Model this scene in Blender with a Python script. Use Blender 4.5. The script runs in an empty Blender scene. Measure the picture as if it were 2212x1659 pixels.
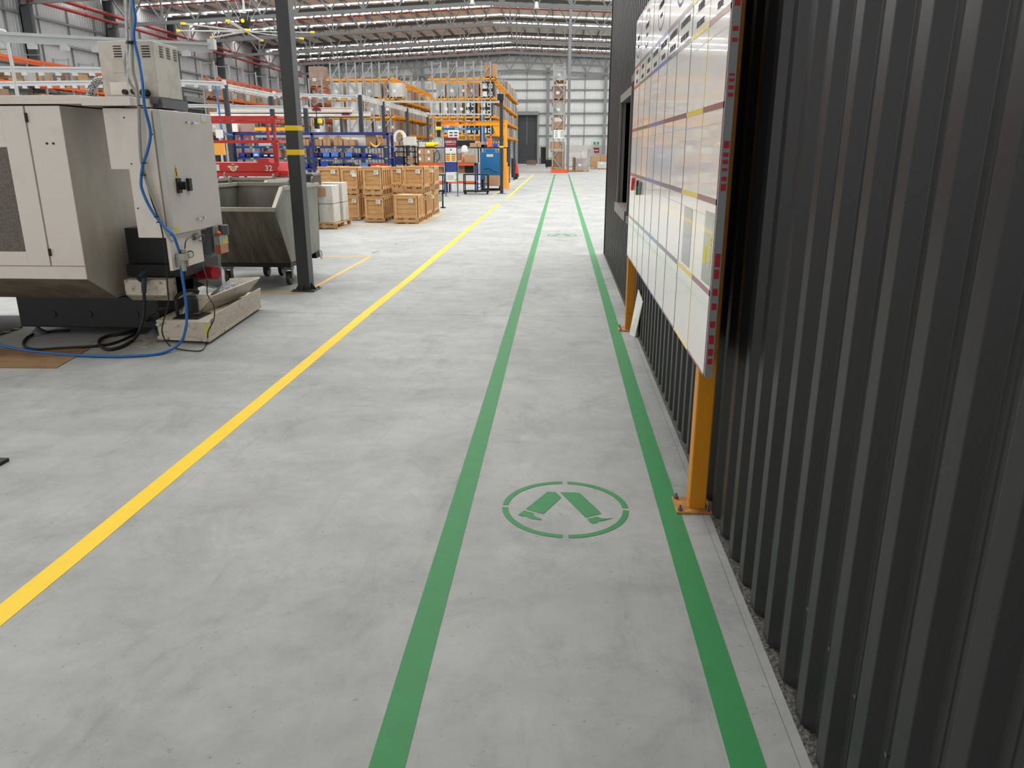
import bpy, math, random
from mathutils import Vector, Matrix
random.seed(7)
col = bpy.context.scene.collection
PI = math.pi
# ---------- camera model (also used to read world points off the photograph) ----------
FPX, CX, CY, HC = 1655.0, 1106.0, 829.5, 1.63
PIT = math.atan((CY - 326.4) / FPX); YAW = math.atan((1213.0 - CX) / FPX * math.cos(PIT))
RR = Vector((math.cos(YAW), math.sin(YAW), 0))
FF = Vector((-math.sin(YAW) * math.cos(PIT), math.cos(YAW) * math.cos(PIT), -math.sin(PIT)))
UU = RR.cross(FF)
C0 = Vector((0, 0, HC))
def at(x, y, X=None, Y=None, Z=None):
    d = RR * ((x - CX) / FPX) + UU * ((CY - y) / FPX) + FF
    if X is not None: t = X / d.x
    elif Y is not None: t = Y / d.y
    else: t = (Z - HC) / d.z
    return C0 + d * t
# ---------- materials ----------
def lin(c):
    return tuple(((v / 255) / 12.92 if v / 255 <= .04045 else ((v / 255 + .055) / 1.055) ** 2.4) for v in c)
def mat(name, rgb, rough=.5, metal=0., var=.0, scale=4., rgb2=None, bump=0., bscale=60., spec=.5, stretch=(1, 1, 1), emit=0., thr=None, coat=0.):
    m = bpy.data.materials.new(name); m.use_nodes = True
    nt = m.node_tree; N = nt.nodes; L = nt.links; b = N['Principled BSDF']
    c = lin(rgb); b.inputs['Base Color'].default_value = (*c, 1)
    b.inputs['Roughness'].default_value = rough; b.inputs['Metallic'].default_value = metal
    b.inputs['Specular IOR Level'].default_value = spec
    if coat: b.inputs['Coat Weight'].default_value = coat; b.inputs['Coat Roughness'].default_value = .03
    if emit:
        b.inputs['Emission Color'].default_value = (*c, 1); b.inputs['Emission Strength'].default_value = emit
    if var or rgb2 or bump:
        tc = N.new('ShaderNodeTexCoord'); mp = N.new('ShaderNodeMapping'); mp.inputs['Scale'].default_value = stretch
        geo = N.new('ShaderNodeNewGeometry')
        L.new(geo.outputs['Position'], mp.inputs['Vector'])
    if var or rgb2:
        no = N.new('ShaderNodeTexNoise'); no.inputs['Scale'].default_value = scale; no.inputs['Detail'].default_value = 6; no.inputs['Roughness'].default_value = .6
        L.new(mp.outputs[0], no.inputs['Vector'])
        r = N.new('ShaderNodeValToRGB'); e = r.color_ramp.elements
        lo, hi = thr or (.3, .7)
        e[0].position = lo; e[1].position = hi
        c2 = lin(rgb2) if rgb2 else tuple(v * (1 - var) for v in c)
        c3 = c if rgb2 else tuple(min(1, v * (1 + var)) for v in c)
        e[0].color = (*c2, 1); e[1].color = (*c3, 1)
        L.new(no.outputs['Fac'], r.inputs['Fac']); L.new(r.outputs['Color'], b.inputs['Base Color'])
    if bump:
        n2 = N.new('ShaderNodeTexNoise'); n2.inputs['Scale'].default_value = bscale; n2.inputs['Detail'].default_value = 4
        L.new(mp.outputs[0], n2.inputs['Vector'])
        bp = N.new('ShaderNodeBump'); bp.inputs['Strength'].default_value = bump; bp.inputs['Distance'].default_value = .01
        L.new(n2.outputs['Fac'], bp.inputs['Height']); L.new(bp.outputs[0], b.inputs['Normal'])
    return m
M = {}
def D(k, *a, **kw): M[k] = mat(k, *a, **kw)
D('green_paint', (40, 134, 72), .6, var=.05, scale=9)
D('yellow_paint', (255, 212, 22), .6, var=.05, scale=9)
D('yellow_tape', (240, 190, 70), .5, var=.08, scale=5)
D('charcoal', (52, 54, 55), .42, var=.1, scale=2, stretch=(1, 1, .3), spec=.5)
D('wall_steel', (33, 33, 34), .36, var=.08, scale=3, stretch=(1, 1, .15), spec=.4)
D('flash', (118, 116, 112), .45, var=.05)
D('post_yellow', (206, 134, 14), .42, var=.06, scale=8, rgb2=(178, 104, 12), thr=(.28, .42))
D('plate_yellow', (205, 150, 70), .55, rgb2=(150, 100, 60), scale=18, thr=(.38, .6))
D('bolt', (140, 140, 138), .35, 1.)
D('chrome', (200, 200, 200), .15, 1.)
D('board_white', (236, 233, 228), .16, var=.01, scale=3, coat=.4, spec=.5)
D('board_back', (90, 90, 92), .5)
D('cream', (228, 219, 210), .42, var=.05, scale=3, rgb2=(214, 205, 194), thr=(.22, .5))
D('cream_dirty', (204, 194, 176), .5, rgb2=(112, 98, 78), scale=16, thr=(.32, .48))
D('cream_side', (212, 206, 194), .36, rgb2=(184, 176, 160), scale=2.5, thr=(.3, .65), stretch=(1, 1, .4))
D('cream_box', (206, 200, 190), .42, var=.05, rgb2=(182, 175, 163), scale=9, thr=(.3, .55))
D('cab_grey', (198, 196, 190), .42, var=.05, scale=3)
D('under', (150, 138, 120), .5, rgb2=(112, 98, 78), scale=6, thr=(.3, .7))
D('black', (12, 12, 13), .55, var=.2, scale=8)
D('black_rubber', (22, 22, 23), .6)
D('blackglass', (12, 12, 13), .12)
D('chips', (30, 30, 32), .4, rgb2=(8, 8, 8), scale=90, thr=(.45, .62), bump=1., bscale=120)
D('chips2', (190, 190, 195), .25, .8, rgb2=(20, 20, 20), scale=120, thr=(.45, .55), bump=1., bscale=140)
D('sump', (204, 194, 176), .5, rgb2=(158, 146, 124), scale=11, thr=(.26, .46), stretch=(1, 1, 2))
D('smoked', (112, 104, 92), .25, rgb2=(84, 78, 68), scale=60, thr=(.35, .65), bump=.4, bscale=120)
D('blue_hose', (24, 104, 176), .4)
D('grey_hose', (150, 152, 146), .45)
D('oil', (176, 84, 22), .15)
D('clear_grey', (150, 148, 142), .15)
D('red_motor', (168, 30, 44), .4, var=.1)
D('blue_plug', (30, 44, 58), .45)
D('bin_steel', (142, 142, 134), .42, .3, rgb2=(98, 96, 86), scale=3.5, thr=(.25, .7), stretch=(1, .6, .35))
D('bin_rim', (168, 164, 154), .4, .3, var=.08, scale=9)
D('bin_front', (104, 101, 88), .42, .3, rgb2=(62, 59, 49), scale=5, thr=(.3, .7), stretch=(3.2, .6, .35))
D('castor', (58, 50, 46), .5)
D('lift_red', (200, 44, 38), .4, var=.06)
D('white', (222, 222, 218), .45)
D('paper', (226, 226, 224), .6)
D('shelf_blue', (26, 46, 112), .45, var=.06)
D('bin_blue', (34, 62, 168), .45)
D('bin_lightblue', (84, 130, 214), .45)
D('bin_dark', (22, 34, 84), .45)
D('carton', (176, 140, 106), .7, var=.08, scale=3)
D('carton2', (146, 116, 90), .7, var=.08, scale=3)
D('carton_white', (206, 204, 196), .55, rgb2=(176, 170, 156), scale=5, thr=(.3, .5), stretch=(1, 1, .4))
D('pine', (222, 180, 126), .62, rgb2=(196, 150, 98), scale=7, thr=(.3, .7), stretch=(1, 1, 5))
D('pine2', (204, 166, 118), .65, rgb2=(170, 130, 86), scale=9, thr=(.3, .7), stretch=(1, 4, 1))
D('wrap', (188, 186, 182), .35, rgb2=(150, 146, 142), scale=2.2, thr=(.3, .7), bump=.5, bscale=8)
D('wrap_white', (214, 214, 210), .35, rgb2=(180, 178, 174), scale=2, thr=(.3, .7), bump=.5, bscale=8)
D('wrap_brown', (164, 138, 128), .4, rgb2=(134, 108, 96), scale=2, thr=(.3, .7), bump=.5, bscale=8)
D('black_wrap', (24, 24, 25), .3, bump=1., bscale=14, stretch=(1, 1, 4))
D('galv', (196, 200, 202), .38, .15, var=.05)
D('rack_grey', (150, 153, 154), .45, .1)
D('rack_orange', (214, 92, 40), .5)
D('rack_yellow', (236, 156, 20), .5)
D('jib_yellow', (240, 158, 12), .45)
D('navy', (28, 40, 62), .5)
D('blue_machine', (28, 104, 160), .45, var=.06)
D('post_dark', (44, 50, 56), .5)
D('steel_grey', (92, 96, 98), .5, var=.04)
D('steel_mid', (128, 132, 133), .5)
D('column_dark', (72, 75, 78), .55, var=.04)
D('sprinkler', (152, 52, 44), .45)
D('roof_tan', (240, 230, 214), .5, rgb2=(222, 212, 200), scale=.6, thr=(.3, .7))
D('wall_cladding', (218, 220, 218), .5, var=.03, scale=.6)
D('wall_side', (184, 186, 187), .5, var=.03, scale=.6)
D('pine_board', (214, 170, 114), .62, rgb2=(186, 140, 88), scale=7, thr=(.3, .7), stretch=(1, 1, 5))
D('dado', (200, 198, 192), .7, var=.05, scale=1.5)
D('roller', (66, 70, 72), .45, var=.04)
D('grifco_red', (122, 24, 44), .45)
D('sign_blue', (40, 62, 128), .5)
D('sign_orange', (228, 160, 60), .5)
D('lime', (140, 178, 70), .5)
D('orange', (232, 106, 24), .5)
D('exit_green', (30, 132, 84), .5)
D('mat_rubber', (48, 50, 52), .7, bump=1., bscale=80)
D('cardboard_flat', (150, 118, 84), .7, rgb2=(118, 88, 58), scale=5, thr=(.3, .7), stretch=(1, 3, 1))
D('clear_film', (200, 198, 190), .3, rgb2=(150, 144, 132), scale=16, thr=(.4, .6), bump=1., bscale=30)
D('label_yellow', (214, 202, 60), .5)
D('warn', (226, 176, 30), .45)
D('ink', (20, 20, 22), .5)
D('ink_grey', (70, 70, 74), .5)
D('ink_navy', (40, 52, 96), .4)
D('red_text', (164, 24, 34), .4)
D('b_red', (176, 56, 62), .2); D('b_green', (62, 110, 70), .2); D('b_blue', (70, 108, 176), .2); D('b_purple', (92, 70, 96), .2); D('b_yellow', (222, 196, 60), .2); D('b_maroon', (136, 72, 76), .2)
D('pen_red', (220, 40, 70), .4); D('pen_green', (30, 110, 50), .4); D('pen_grey', (130, 134, 136), .4)
D('panel_grey', (92, 94, 92), .12, coat=.5)
D('sheet_green', (104, 122, 96), .15, coat=.5)
D('dirt_strip', (112, 110, 104), .8, rgb2=(62, 60, 57), scale=70, thr=(.4, .6), bump=1., bscale=90)
M['skylight'] = mat('skylight', (255, 255, 253), .5, emit=1.)
# ---------- mesh collecting ----------
ROOT = {}
class MB:
    def __init__(s): s.v = []; s.f = []
    def add(s, vs, fs):
        n = len(s.v); s.v += [Vector(v) for v in vs]; s.f += [tuple(i + n for i in f) for f in fs]; return s
    def box(s, x0, x1, y0, y1, z0, z1, mtx=None):
        vs = [Vector(p) for p in ((x0, y0, z0), (x1, y0, z0), (x1, y1, z0), (x0, y1, z0), (x0, y0, z1), (x1, y0, z1), (x1, y1, z1), (x0, y1, z1))]
        if mtx: vs = [mtx @ v for v in vs]
        return s.add(vs, [(0, 3, 2, 1), (4, 5, 6, 7), (0, 1, 5, 4), (1, 2, 6, 5), (2, 3, 7, 6), (3, 0, 4, 7)])
    def cbox(s, c, sx, sy, sz, rz=0):
        m = Matrix.Translation(Vector(c)) @ Matrix.Rotation(rz, 4, 'Z')
        return s.box(-sx / 2, sx / 2, -sy / 2, sy / 2, -sz / 2, sz / 2, m)
    def bar(s, a, b, w, h=None, up=(0, 0, 1)):
        a = Vector(a); b = Vector(b); h = h or w
        d = b - a; L = d.length
        if L < 1e-6: return s
        z = d / L; u = Vector(up)
        if abs(z.dot(u)) > .98: u = Vector((0, 1, 0))
        x = u.cross(z).normalized(); y = z.cross(x)
        q = []
        for e in (a, b):
            for i, j in ((-1, -1), (1, -1), (1, 1), (-1, 1)): q.append(e + x * w / 2 * i + y * h / 2 * j)
        return s.add(q, [(0, 3, 2, 1), (4, 5, 6, 7), (0, 1, 5, 4), (1, 2, 6, 5), (2, 3, 7, 6), (3, 0, 4, 7)])
    def cyl(s, a, b, r, r2=None, n=16, cap=True):
        a = Vector(a); b = Vector(b); r2 = r if r2 is None else r2
        z = (b - a).normalized(); u = Vector((0, 0, 1)) if abs(z.z) < .9 else Vector((0, 1, 0))
        x = u.cross(z).normalized(); y = z.cross(x); q = []
        for e, rr in ((a, r), (b, r2)):
            for i in range(n):
                t = 2 * PI * i / n; q.append(e + x * math.cos(t) * rr + y * math.sin(t) * rr)
        fs = [(i, (i + 1) % n, n + (i + 1) % n, n + i) for i in range(n)]
        if cap: fs += [tuple(range(n - 1, -1, -1)), tuple(range(n, 2 * n))]
        return s.add(q, fs)
    def tube(s, pts, r, n=10, sm=6):
        P = [Vector(p) for p in pts]
        if sm and len(P) > 2:
            Q = []
            for i in range(len(P) - 1):
                p0 = P[max(i - 1, 0)]; p1 = P[i]; p2 = P[i + 1]; p3 = P[min(i + 2, len(P) - 1)]
                for k in range(sm):
                    t = k / sm
                    Q.append(.5 * ((2 * p1) + (-p0 + p2) * t + (2 * p0 - 5 * p1 + 4 * p2 - p3) * t * t + (-p0 + 3 * p1 - 3 * p2 + p3) * t ** 3))
            Q.append(P[-1]); P = Q
        base = len(s.v); x = None
        for i, p in enumerate(P):
            d = (P[min(i + 1, len(P) - 1)] - P[max(i - 1, 0)])
            d = d.normalized() if d.length > 1e-9 else Vector((0, 0, 1))
            if x is None:
                u = Vector((0, 0, 1)) if abs(d.z) < .9 else Vector((0, 1, 0)); x = u.cross(d).normalized()
            else: x = (x - d * x.dot(d)).normalized()
            y = d.cross(x)
            for k in range(n):
                t = 2 * PI * k / n; s.v.append(p + x * math.cos(t) * r + y * math.sin(t) * r)
        for i in range(len(P) - 1):
            for k in range(n):
                a = base + i * n + k; b = base + i * n + (k + 1) % n
                s.f.append((a, b, b + n, a + n))
        s.f.append(tuple(base + k for k in range(n - 1, -1, -1))); e = base + (len(P) - 1) * n; s.f.append(tuple(e + k for k in range(n)))
        return s
    def prism(s, poly, axis, a, b):
        # poly in the two other axes, order (y,z) for x, (x,z) for y, (x,y) for z
        def mk(p, t):
            return {'x': (t, p[0], p[1]), 'y': (p[0], t, p[1]), 'z': (p[0], p[1], t)}[axis]
        n = len(poly)
        vs = [mk(p, a) for p in poly] + [mk(p, b) for p in poly]
        return s.add(vs, [tuple(range(n)), tuple(range(2 * n - 1, n - 1, -1))] + [(i, n + i, n + (i + 1) % n, (i + 1) % n) for i in range(n)])
    def lathe(s, prof, c, n=20):
        c = Vector(c); base = len(s.v)
        for r, z in prof:
            for k in range(n):
                t = 2 * PI * k / n; s.v.append(c + Vector((r * math.cos(t), r * math.sin(t), z)))
        for i in range(len(prof) - 1):
            for k in range(n):
                a = base + i * n + k; b = base + i * n + (k + 1) % n; s.f.append((a, b, b + n, a + n))
        return s
    def build(s, name, m, parent=None, bevel=0, smooth=False, fix=True):
        off = ROOT.get(parent.name, Vector((0, 0, 0))) if parent else Vector((0, 0, 0))
        me = bpy.data.meshes.new(name); me.from_pydata([v - off for v in s.v], [], s.f)
        import bmesh
        if fix:
            bm = bmesh.new(); bm.from_mesh(me); bmesh.ops.recalc_face_normals(bm, faces=bm.faces); bm.to_mesh(me); bm.free()
        me.materials.append(M[m] if isinstance(m, str) else m)
        o = bpy.data.objects.new(name, me); col.objects.link(o)
        if parent: o.parent = parent
        ROOT[o.name] = off
        if bevel:
            b = o.modifiers.new('bevel', 'BEVEL'); b.width = bevel; b.segments = 2; b.limit_method = 'ANGLE'
        if smooth:
            for p in me.polygons: p.use_smooth = True
        return o
def tag(o, label, cat, group=None, kind=None):
    o['label'] = label; o['category'] = cat
    if group: o['group'] = group
    if kind: o['kind'] = kind
    return o
def thing(name, loc, label, cat, group=None):
    o = bpy.data.objects.new(name, None); col.objects.link(o); o.location = loc; o.empty_display_size = .1
    ROOT[o.name] = Vector(loc); return tag(o, label, cat, group)
def struct(name, mb, m, **k):
    o = mb.build(name, m, **k); o['kind'] = 'structure'; return o
def dup(o, delta=(0, 0, 0), label=None, parent=None):
    c = o.copy(); col.objects.link(c); c.parent = parent
    if parent is None:
        c.location = o.location + Vector(delta)
        ROOT[c.name] = ROOT.get(o.name, Vector()) + Vector(delta)
    if label: c['label'] = label
    for ch in [x for x in bpy.data.objects if x.parent == o] if o.name not in KIDS else KIDS[o.name]:
        dup(ch, parent=c)
    return c
KIDS = {}
def kids(o):
    KIDS[o.name] = list(o.children)
    for c in o.children: kids(c)
def text(s, size, m, parent, loc, rot, name='lettering', ext=.0008, ax='CENTER', sx=1, sh=0):
    cu = bpy.data.curves.new(name, 'FONT'); cu.body = s; cu.size = size; cu.align_x = ax; cu.align_y = 'CENTER'; cu.extrude = ext; cu.offset = size * .012
    cu.resolution_u = 3
    t = bpy.data.objects.new(name, cu); col.objects.link(t)
    dg = bpy.context.evaluated_depsgraph_get(); me = bpy.data.meshes.new_from_object(t.evaluated_get(dg)); bpy.data.objects.remove(t)
    off = ROOT.get(parent.name, Vector())
    mx = Matrix.Translation(Vector(loc) - off) @ rot.to_4x4() @ Matrix.Diagonal((sx, 1, 1, 1))
    me.transform(mx); me.materials.clear(); me.materials.append(M[m])
    o = bpy.data.objects.new(name, me); col.objects.link(o); o.parent = parent; ROOT[o.name] = off
    return o
R_FRONT = Matrix.Rotation(PI / 2, 3, 'X')                                  # faces -Y
R_LEFT = Matrix.Rotation(-PI / 2, 3, 'Z') @ Matrix.Rotation(PI / 2, 3, 'X')   # faces -X, reads from far to near
R_RIGHT = Matrix.Rotation(PI / 2, 3, 'Z') @ Matrix.Rotation(PI / 2, 3, 'X')   # faces +X
ORD = ['first', 'second', 'third', 'fourth', 'fifth', 'sixth', 'seventh', 'eighth', 'ninth', 'tenth', 'eleventh', 'twelfth', 'thirteenth', 'fourteenth', 'fifteenth', 'sixteenth', 'seventeenth', 'eighteenth', 'nineteenth', 'twentieth'] + ['%dth' % i for i in range(21, 60)]
WORLD, SKY, EXPO = 0.80, 15.0, 0.40
# =============== THE SHELL: floor, walls, roof ===============
YE, XW, XR = 107.8, -34.0, 24.0
def roofz(x): return 14.0 - abs(x + 6) * .0455
# floor
m = bpy.data.materials.new('concrete'); m.use_nodes = True; nt = m.node_tree; N = nt.nodes; L = nt.links; b = N['Principled BSDF']
geo = N.new('ShaderNodeNewGeometry'); sep = N.new('ShaderNodeSeparateXYZ'); L.new(geo.outputs['Position'], sep.inputs[0])
def noise(sc, det, rgh, mp=(1, 1, 1)):
    a = N.new('ShaderNodeMapping'); a.inputs['Scale'].default_value = mp; L.new(geo.outputs['Position'], a.inputs[0])
    n = N.new('ShaderNodeTexNoise'); n.inputs['Scale'].default_value = sc; n.inputs['Detail'].default_value = det; n.inputs['Roughness'].default_value = rgh
    n.inputs['Distortion'].default_value = .6
    L.new(a.outputs[0], n.inputs['Vector']); return n.outputs['Fac']
def ramp(src, p0, c0, p1, c1):
    r = N.new('ShaderNodeValToRGB'); e = r.color_ramp.elements; e[0].position = p0; e[1].position = p1; e[0].color = (*c0, 1); e[1].color = (*c1, 1)
    L.new(src, r.inputs[0]); return r.outputs[0]
def mul(a, bb, f=1.):
    x = N.new('ShaderNodeMix'); x.data_type = 'RGBA'; x.blend_type = 'MULTIPLY'; x.inputs[0].default_value = f
    L.new(a, x.inputs[6]); L.new(bb, x.inputs[7]); return x.outputs[2]
def math_(op, a, v=None, w=None):
    n = N.new('ShaderNodeMath'); n.operation = op
    if hasattr(a, 'links'): L.new(a, n.inputs[0])
    else: n.inputs[0].default_value = a
    for i, q in ((1, v), (2, w)):
        if q is None: continue
        if hasattr(q, 'links'): L.new(q, n.inputs[i])
        else: n.inputs[i].default_value = q
    return n.outputs[0]
base = ramp(noise(.9, 8, .62), .32, lin((158, 161, 161)), .68, lin((182, 184, 183)))
fine = ramp(noise(7, 10, .7), .3, (.86, .86, .87), .62, (1, 1, 1))
blot = ramp(noise(2.3, 6, .75, (1, .8, 1)), .36, (.84, .85, .87), .5, (1, 1, 1))
speck = ramp(noise(55, 2, .5), .27, (.55, .55, .55), .31, (1, 1, 1))
streak = ramp(noise(1.1, 5, .6, (.25, 3, 1)), .3, (.93, .92, .9), .65, (1.0, 1.0, 1.0))
scuff = ramp(noise(1.6, 9, .78, (3.2, .22, 1)), .36, (.9, .895, .885), .43, (1, 1, 1)); brown = ramp(noise(.7, 6, .7, (1, .6, 1)), .3, (.93, .91, .87), .42, (1, 1, 1))
c = mul(mul(mul(mul(mul(mul(base, fine), blot), speck, .6), streak), scuff), brown)
# slab joints at fixed Y, and the pour edge beside the office wall
acc = None
for yj in (7.78, 31.4, 55.2, 78.8):
    d = math_('ABSOLUTE', math_('SUBTRACT', sep.outputs['Y'], yj)); k = math_('LESS_THAN', d, .006)
    acc = k if acc is None else math_('ADD', acc, k)
d = math_('ABSOLUTE', math_('SUBTRACT', sep.outputs['X'], .69)); k = math_('MULTIPLY', math_('LESS_THAN', d, .0015), math_('LESS_THAN', sep.outputs['Y'], 13.4)); acc = math_('ADD', acc, k)
dk = math_('MULTIPLY_ADD', acc, -.5, 1.)
cm = N.new('ShaderNodeCombineColor'); [L.new(dk, cm.inputs[i]) for i in range(3)]
c = mul(c, cm.outputs[0])
L.new(c, b.inputs['Base Color'])
rr = ramp(noise(3, 6, .7), .3, (.48,) * 3, .7, (.66,) * 3); L.new(rr, b.inputs['Roughness'])
b.inputs['Specular IOR Level'].default_value = .4
bp = N.new('ShaderNodeBump'); bp.inputs['Strength'].default_value = .12; bp.inputs['Distance'].default_value = .004
L.new(noise(16, 6, .7), bp.inputs['Height']); L.new(bp.outputs[0], b.inputs['Normal'])
M['concrete'] = m
struct('floor', MB().box(XW - 1, XR, -6, YE + .5, -.2, 0), 'concrete')

def corrugated(axis, fixed, a0, a1, z0, z1fn, pitch, crest, slope, depth, sgn, thick=.004):
    """ribbed sheet running along an axis; crests stand proud of `fixed` towards sgn"""
    mb = MB(); pr = []; t = a0
    val = pitch - crest - 2 * slope
    while t < a1 - 1e-6:
        pr += [(t, 0), (t + val, 0), (t + val + slope, 1), (t + val + slope + crest, 1)]
        t += pitch
    pr.append((min(t, a1), 0)); pr = [(min(u, a1), k) for u, k in pr]
    q = []
    for u, k in pr:
        o = fixed + sgn * depth * k
        for z in (z0, z1fn(u)): q.append((o, u, z) if axis == 'y' else (u, o, z))
    return mb.add(q, [(2 * i, 2 * i + 2, 2 * i + 3, 2 * i + 1) for i in range(len(pr) - 1)])
# warehouse walls
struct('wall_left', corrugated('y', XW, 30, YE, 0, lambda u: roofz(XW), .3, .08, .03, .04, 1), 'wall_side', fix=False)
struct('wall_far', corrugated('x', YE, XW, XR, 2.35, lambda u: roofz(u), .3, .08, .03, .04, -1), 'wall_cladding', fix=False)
struct('wall_far_lower', MB().box(XW, -5.6, YE - .02, YE + .25, 0, 2.4).box(-3.2, XR, YE - .02, YE + .25, 0, 2.4), 'dado')
for k, z in enumerate((3.62, 4.98, 6.45, 7.95, 8.12, 9.35, 10.7)):
    struct('trim_%d' % (k + 1), (MB().box(XW, -6.1, YE - .22, YE - .05, z - .09, z + .05).box(-3.1, XR, YE - .22, YE - .05, z - .09, z + .05) if z < 6.4 else MB().box(XW, XR, YE - .22, YE - .05, z - .09, z + .05)), 'steel_mid')
for k, z in enumerate((2.6, 4.0, 5.4, 6.9, 7.15, 8.5, 9.9)):
    struct('trim_%d' % (k + 20), MB().box(XW + .05, XW + .22, 30, YE, z - .09, z + .05), 'steel_mid')
for k, yy in enumerate([30 + 3.17 * i for i in range(25)]):
    pass
mb = MB()
for i in range(26): mb.box(XW + .05, XW + .16, 30 + 3.17 * i, 30.06 + 3.17 * i, 2, 11)
struct('trim_40', mb, 'steel_mid')
mb = MB()
for x in (-27, -21, -15, -9, -4.7, 2.9, 9, 15): mb.box(x, x + .06, YE - .14, YE - .05, 2.4, 12)
struct('trim_41', mb, 'steel_mid')
# roller doors
def roller(name, axis, fixed, a0, a1, z1, sgn):
    mb = MB(); z = 0; pr = []
    while z < z1: pr += [(z, 0), (z + .03, .03), (z + .1, .03), (z + .13, 0)]; z += .14
    q = []
    for zz, o in pr:
        for u in (a0, a1): q.append((fixed + sgn * o, u, zz) if axis == 'y' else (u, fixed + sgn * o, zz))
    mb.add(q, [(2 * i, 2 * i + 1, 2 * i + 3, 2 * i + 2) for i in range(len(pr) - 1)])
    o = struct(name, mb, 'roller', fix=False)
    f = MB()
    if axis == 'x':
        f.box(a0 - .2, a0, fixed - .3, fixed, 0, z1 + .1).box(a1, a1 + .2, fixed - .3, fixed, 0, z1 + .1).box(a0 - .2, a1 + .2, fixed - .5, fixed, z1, z1 + .45)
    else:
        f.box(fixed, fixed + .3, a0 - .2, a0, 0, z1 + .1).box(fixed, fixed + .3, a1, a1 + .2, 0, z1 + .1).box(fixed, fixed + .5, a0 - .2, a1 + .2, z1, z1 + .45)
    f.build('door_frame', 'steel_mid', o)
roller('door_1', 'x', YE - .08, -5.85, -3.3, 6.2, -1)
roller('door_2', 'y', XW + .1, 71, 78, 5.9, 1)
o = struct('door_3', MB().box(-2.75, -1.85, YE - .12, YE - .03, 0, 2.15), 'black'); MB().box(-2.8, -2.75, YE - .14, YE - .02, 0, 2.2).box(-1.85, -1.8, YE - .14, YE - .02, 0, 2.2).build('door_frame', 'steel_mid', o)
# roof sheet with translucent strips
SK = [79.3 + 4.75 * k for k in range(-20, 7)]
SK = [s for s in SK if s > 6 and s < YE - 1 and abs(s - 88.8) > .5]
mb = MB(); sk = []
ys = [-15.]
for s in SK: ys += [s - .25, s + .25]
ys.append(YE + .3)
for sx in ((XW - .2, -6.), (-6., XR + .2)):
    for i in range(0, len(ys) - 1):
        q = [(x, y, roofz(x)) for x, y in ((sx[0], ys[i]), (sx[1], ys[i]), (sx[1], ys[i + 1]), (sx[0], ys[i + 1]))]
        if i % 2 == 0: mb.add(q, [(0, 3, 2, 1)])
        else: sk.append(q)
struct('ceiling', mb, 'roof_tan', fix=False)
for k, q in enumerate(sk):
    o = struct('window_%d' % (k + 1), MB().add(q, [(0, 3, 2, 1)]), 'skylight', fix=False)
# purlins
x = XW + .4; k = 0
while x < 12:
    z = roofz(x) - .02
    struct('trim_%d' % (60 + k), MB().box(x, x + .07, 34, YE, z - .24, z), 'steel_grey'); x += 1.55; k += 1
# trusses and their columns
TY = [31.5, 41, 50.5, 60, 69.5, 79, 88.5, 98, 107.2]
def lowz(x): return 11.72 - abs(x + 6) * .0455
def topz(x): return 13.62 - abs(x + 6) * .0455
def truss(Y, label):
    t = thing('roof_truss', (-6, Y, 11.6), label, 'roof truss', 'steel trusses under the roof')
    xl, xr = XW + .3, 16.
    for nm, fn, h in (('bottom_chord', lowz, .24), ('top_chord', topz, .26)):
        mb = MB()
        for a, b_ in ((xl, -6), (-6, xr)): mb.bar((a, Y, fn(a)), (b_, Y, fn(b_)), .2, h)
        mb.build(nm, 'steel_mid' if nm[0] == 'b' else 'steel_grey', t)
    x = xl + .5; k = 0
    while x < xr - 1.6:
        if k % 4 == 3: MB().bar((x, Y, lowz(x)), (x, Y, topz(x)), .12, .12).build('web_brace', 'steel_mid', t)
        x2 = x + 1.25
        MB().bar((x if k % 2 else x2, Y, lowz(x if k % 2 else x2)), (x2 if k % 2 else x, Y, topz(x2 if k % 2 else x)), .1, .1).build('web_brace', 'steel_mid', t)
        x = x2; k += 1
    return t
n = len(TY)
for i, Y in enumerate(TY):
    if i == 0: continue
    lab = 'pitched grey steel roof truss, ' + ('against the far end wall' if i == n - 1 else ORD[n - 2 - i] + ' in from the far end wall')
    truss(Y, lab)
    lab = 'dark grey steel column on the left wall, ' + ('at the far corner' if i == n - 1 else 'carrying the ' + ORD[n - 2 - i] + ' truss in from the end wall')
    o = MB().box(XW + .22, XW + .85, Y - .02, Y + .0, 0, 12.2).box(XW + .22, XW + .3, Y - .2, Y + .2, 0, 12.2).box(XW + .77, XW + .85, Y - .22, Y + .22, 0, 12.2).box(XW + .22, XW + .85, Y - .2, Y - .16, 0, 10.2).build('steel_column', 'column_dark')
    o['kind'] = 'structure'; tag(o, lab, 'column', 'columns along the left wall')
for x, s in ((-18.5, 'behind the left rack block'), (-1.9, 'between the roller door and the rack end'), (5.6, 'beside the office wall corner')):
    o = MB().box(x - .2, x + .2, YE - .5, YE - .46, 0, 12.).box(x - .02, x + .02, YE - .46, YE - .25, 0, 12.).build('steel_column', 'steel_mid'); o['kind'] = 'structure'
    tag(o, 'grey steel column on the far end wall, ' + s, 'column')
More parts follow.
